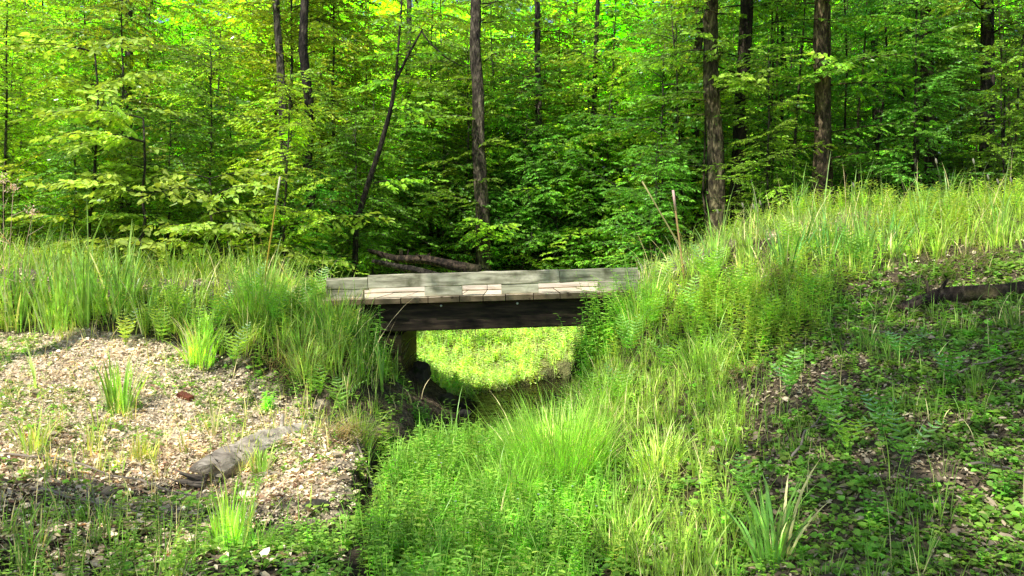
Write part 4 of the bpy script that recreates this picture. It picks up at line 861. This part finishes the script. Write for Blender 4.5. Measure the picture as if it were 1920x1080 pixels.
weed(1140, 8.7, .9, 36, .085, .26, (.12, .25, .03), 'ladder leaved weed with pale tips in front of the right abutment', 9)
weed(650, 8.7, .36, 24, .08, .32, (.06, .16, .02), 'dense dark weed below the left rail end', 7)
weed(1880, 4.6, .16, 14, .05, .6, (.07, .19, .02), 'small round leaved seedling at the right edge', 4)
weed(1650, 4.5, .18, 14, .06, .55, (.07, .18, .02), 'round leaved seedling near the bottom right', 5)
# dead drooping tuft behind the left end of the rail, dead flower stalks at the far left, seed heads on the ridge
c = W(612, 500, 10.9); c[2] = float(H(c[0], 10.9)); b = Buf(); n = 60
blades(b, rng.normal(0, .05, (n, 3)) * (1, 1, 0), U(0, 2 * PI, n), U(.45, .75, n), U(0, .25, n), U(1.6, 2.8, n), .010, np.array([.42, .36, .30]) * U(.5, 1.2, n)[:, None], segs=7)
tag(b.build('dead_grass_tuft', M_dry, loc=c), 'grey drooping dead grass tuft behind the left end of the rail', 'dead grass')
for k, (p0, p1) in enumerate([((8, 560), (6, 335)), ((14, 500), (62, 398)), ((10, 470), (25, 352))]):
    A = W(*p0, 8.9); B = W(*p1, 8.9); A[2] = float(H(A[0], 8.9)); b = Buf(); tt = np.linspace(0, 1, 6)[:, None]; P = (B - A) * tt; tube(b, P, .003, 5, (.32, .24, .16))
    for j in range(60):
        q = P[-1] + rng.normal(0, .035, 3); blades(b, q[None], np.array([U(0, 6.28)]), .03, .6, 1., .012, np.array([.45, .33, .24]))
    for j in range(5): q = P[2 + j % 3]; tube(b, [q, q + (U(-.2, .2), U(-.1, .1), U(.05, .2))], [.003, .001], 4, (.5, .4, .3))
    tag(b.build('dead_flower_stalk', M_dry, loc=A), ['tall dead flower stalk at the far left edge', 'leaning dead flower stalk reaching right of the tall one', 'short dead flower stalk between the other two'][k], 'dead stalk')
for px, py, Y in [(1825, 300, 9.0), (1852, 330, 9.0), (1870, 338, 9.1), (1895, 335, 9.0), (1755, 300, 9.1), (1392, 383, 9.2), (1412, 385, 9.1), (1425, 378, 9.2), (1600, 345, 9.1), (1345, 395, 9.2)]:
    B = W(px, py, Y); A = np.array([B[0] + .06, Y, float(H(B[0] + .06, Y))]); P = (B - A) * np.linspace(0, 1, 6)[:, None]; P[:, 0] += .03 * np.sin(np.linspace(0, PI, 6))
    b = Buf(); tube(b, P, .0025, 4, (.25, .3, .12)); d = nrm(P[-1] - P[-2]); tube(b, [P[-1] - d * .05, P[-1] - d * .03, P[-1], P[-1] + d * .02], [.003, .010, .009, .002], 7, (.62, .58, .45), .25)
    tag(b.build('grass_seed_head', M_fluff, loc=A), 'pale fuzzy grass seed head standing above the right ridge', 'seed head', 'seed heads above the right ridge')
# tiny white flowers in the lush patch
for k in range(26):
    x, y = gr.uniform(-.7, 1.6), gr.uniform(4.6, 6.6); b = Buf(); hh = gr.uniform(.26, .36); tube(b, [(0, 0, 0), (.01, 0, hh)], .0015, 3, (.08, .18, .02)); n = 5; a = np.arange(5) * 1.2566
    leaves(b, np.tile([.01, 0, hh], (5, 1)), np.stack([np.cos(a), np.sin(a), .2 + 0 * a], 1), np.tile([0, 0, 1.], (5, 1)), .009, .008, (.72, .76, .85))
    tag(b.build('small_flower', M_fluff, loc=(x, y, float(H(x, y)))), 'tiny white flower on a thin stem in the lush creek bed', 'flower', 'tiny white flowers in the creek bed')

# ------------------------------------------------------------------ light, camera, world
w = bpy.data.worlds.new('World'); sc.world = w; w.use_nodes = True; nt = w.node_tree
bg = nt.nodes.get('Background') or nt.nodes.new('ShaderNodeBackground'); sky = nt.nodes.new('ShaderNodeTexSky'); sky.sky_type = 'NISHITA'; sky.sun_disc = False
sky.sun_elevation = SUN_EL; sky.sun_rotation = math.atan2(LS[0], LS[1]); nt.links.new(sky.outputs[0], bg.inputs[0]); bg.inputs[1].default_value = .15
sd = bpy.data.lights.new('sun', 'SUN'); sd.energy = 5; sd.angle = math.radians(.55); sd.color = (1, .96, .88); so = bpy.data.objects.new('sun', sd); COL.objects.link(so)
so.rotation_euler = Vector(LS).to_track_quat('Z', 'Y').to_euler()
cd = bpy.data.cameras.new('camera'); cam = bpy.data.objects.new('camera', cd); COL.objects.link(cam); cam.location = (0, 0, E); cam.rotation_euler = (PI / 2, 0, 0)
cd.sensor_width = 36; cd.lens = 36 * F / 1920; cd.shift_y = -(540 - HY) / 1920; cd.clip_end = 1500; cd.clip_start = .05; sc.camera = cam
sc.view_settings.view_transform = 'Standard'; sc.view_settings.look = 'None'; sc.view_settings.exposure = 0; sc.view_settings.gamma = 1
sc.cycles.max_bounces = 10; sc.cycles.diffuse_bounces = 8; sc.cycles.transmission_bounces = 5; sc.cycles.transparent_max_bounces = 4; sc.cycles.glossy_bounces = 2
sc.cycles.use_denoising = True
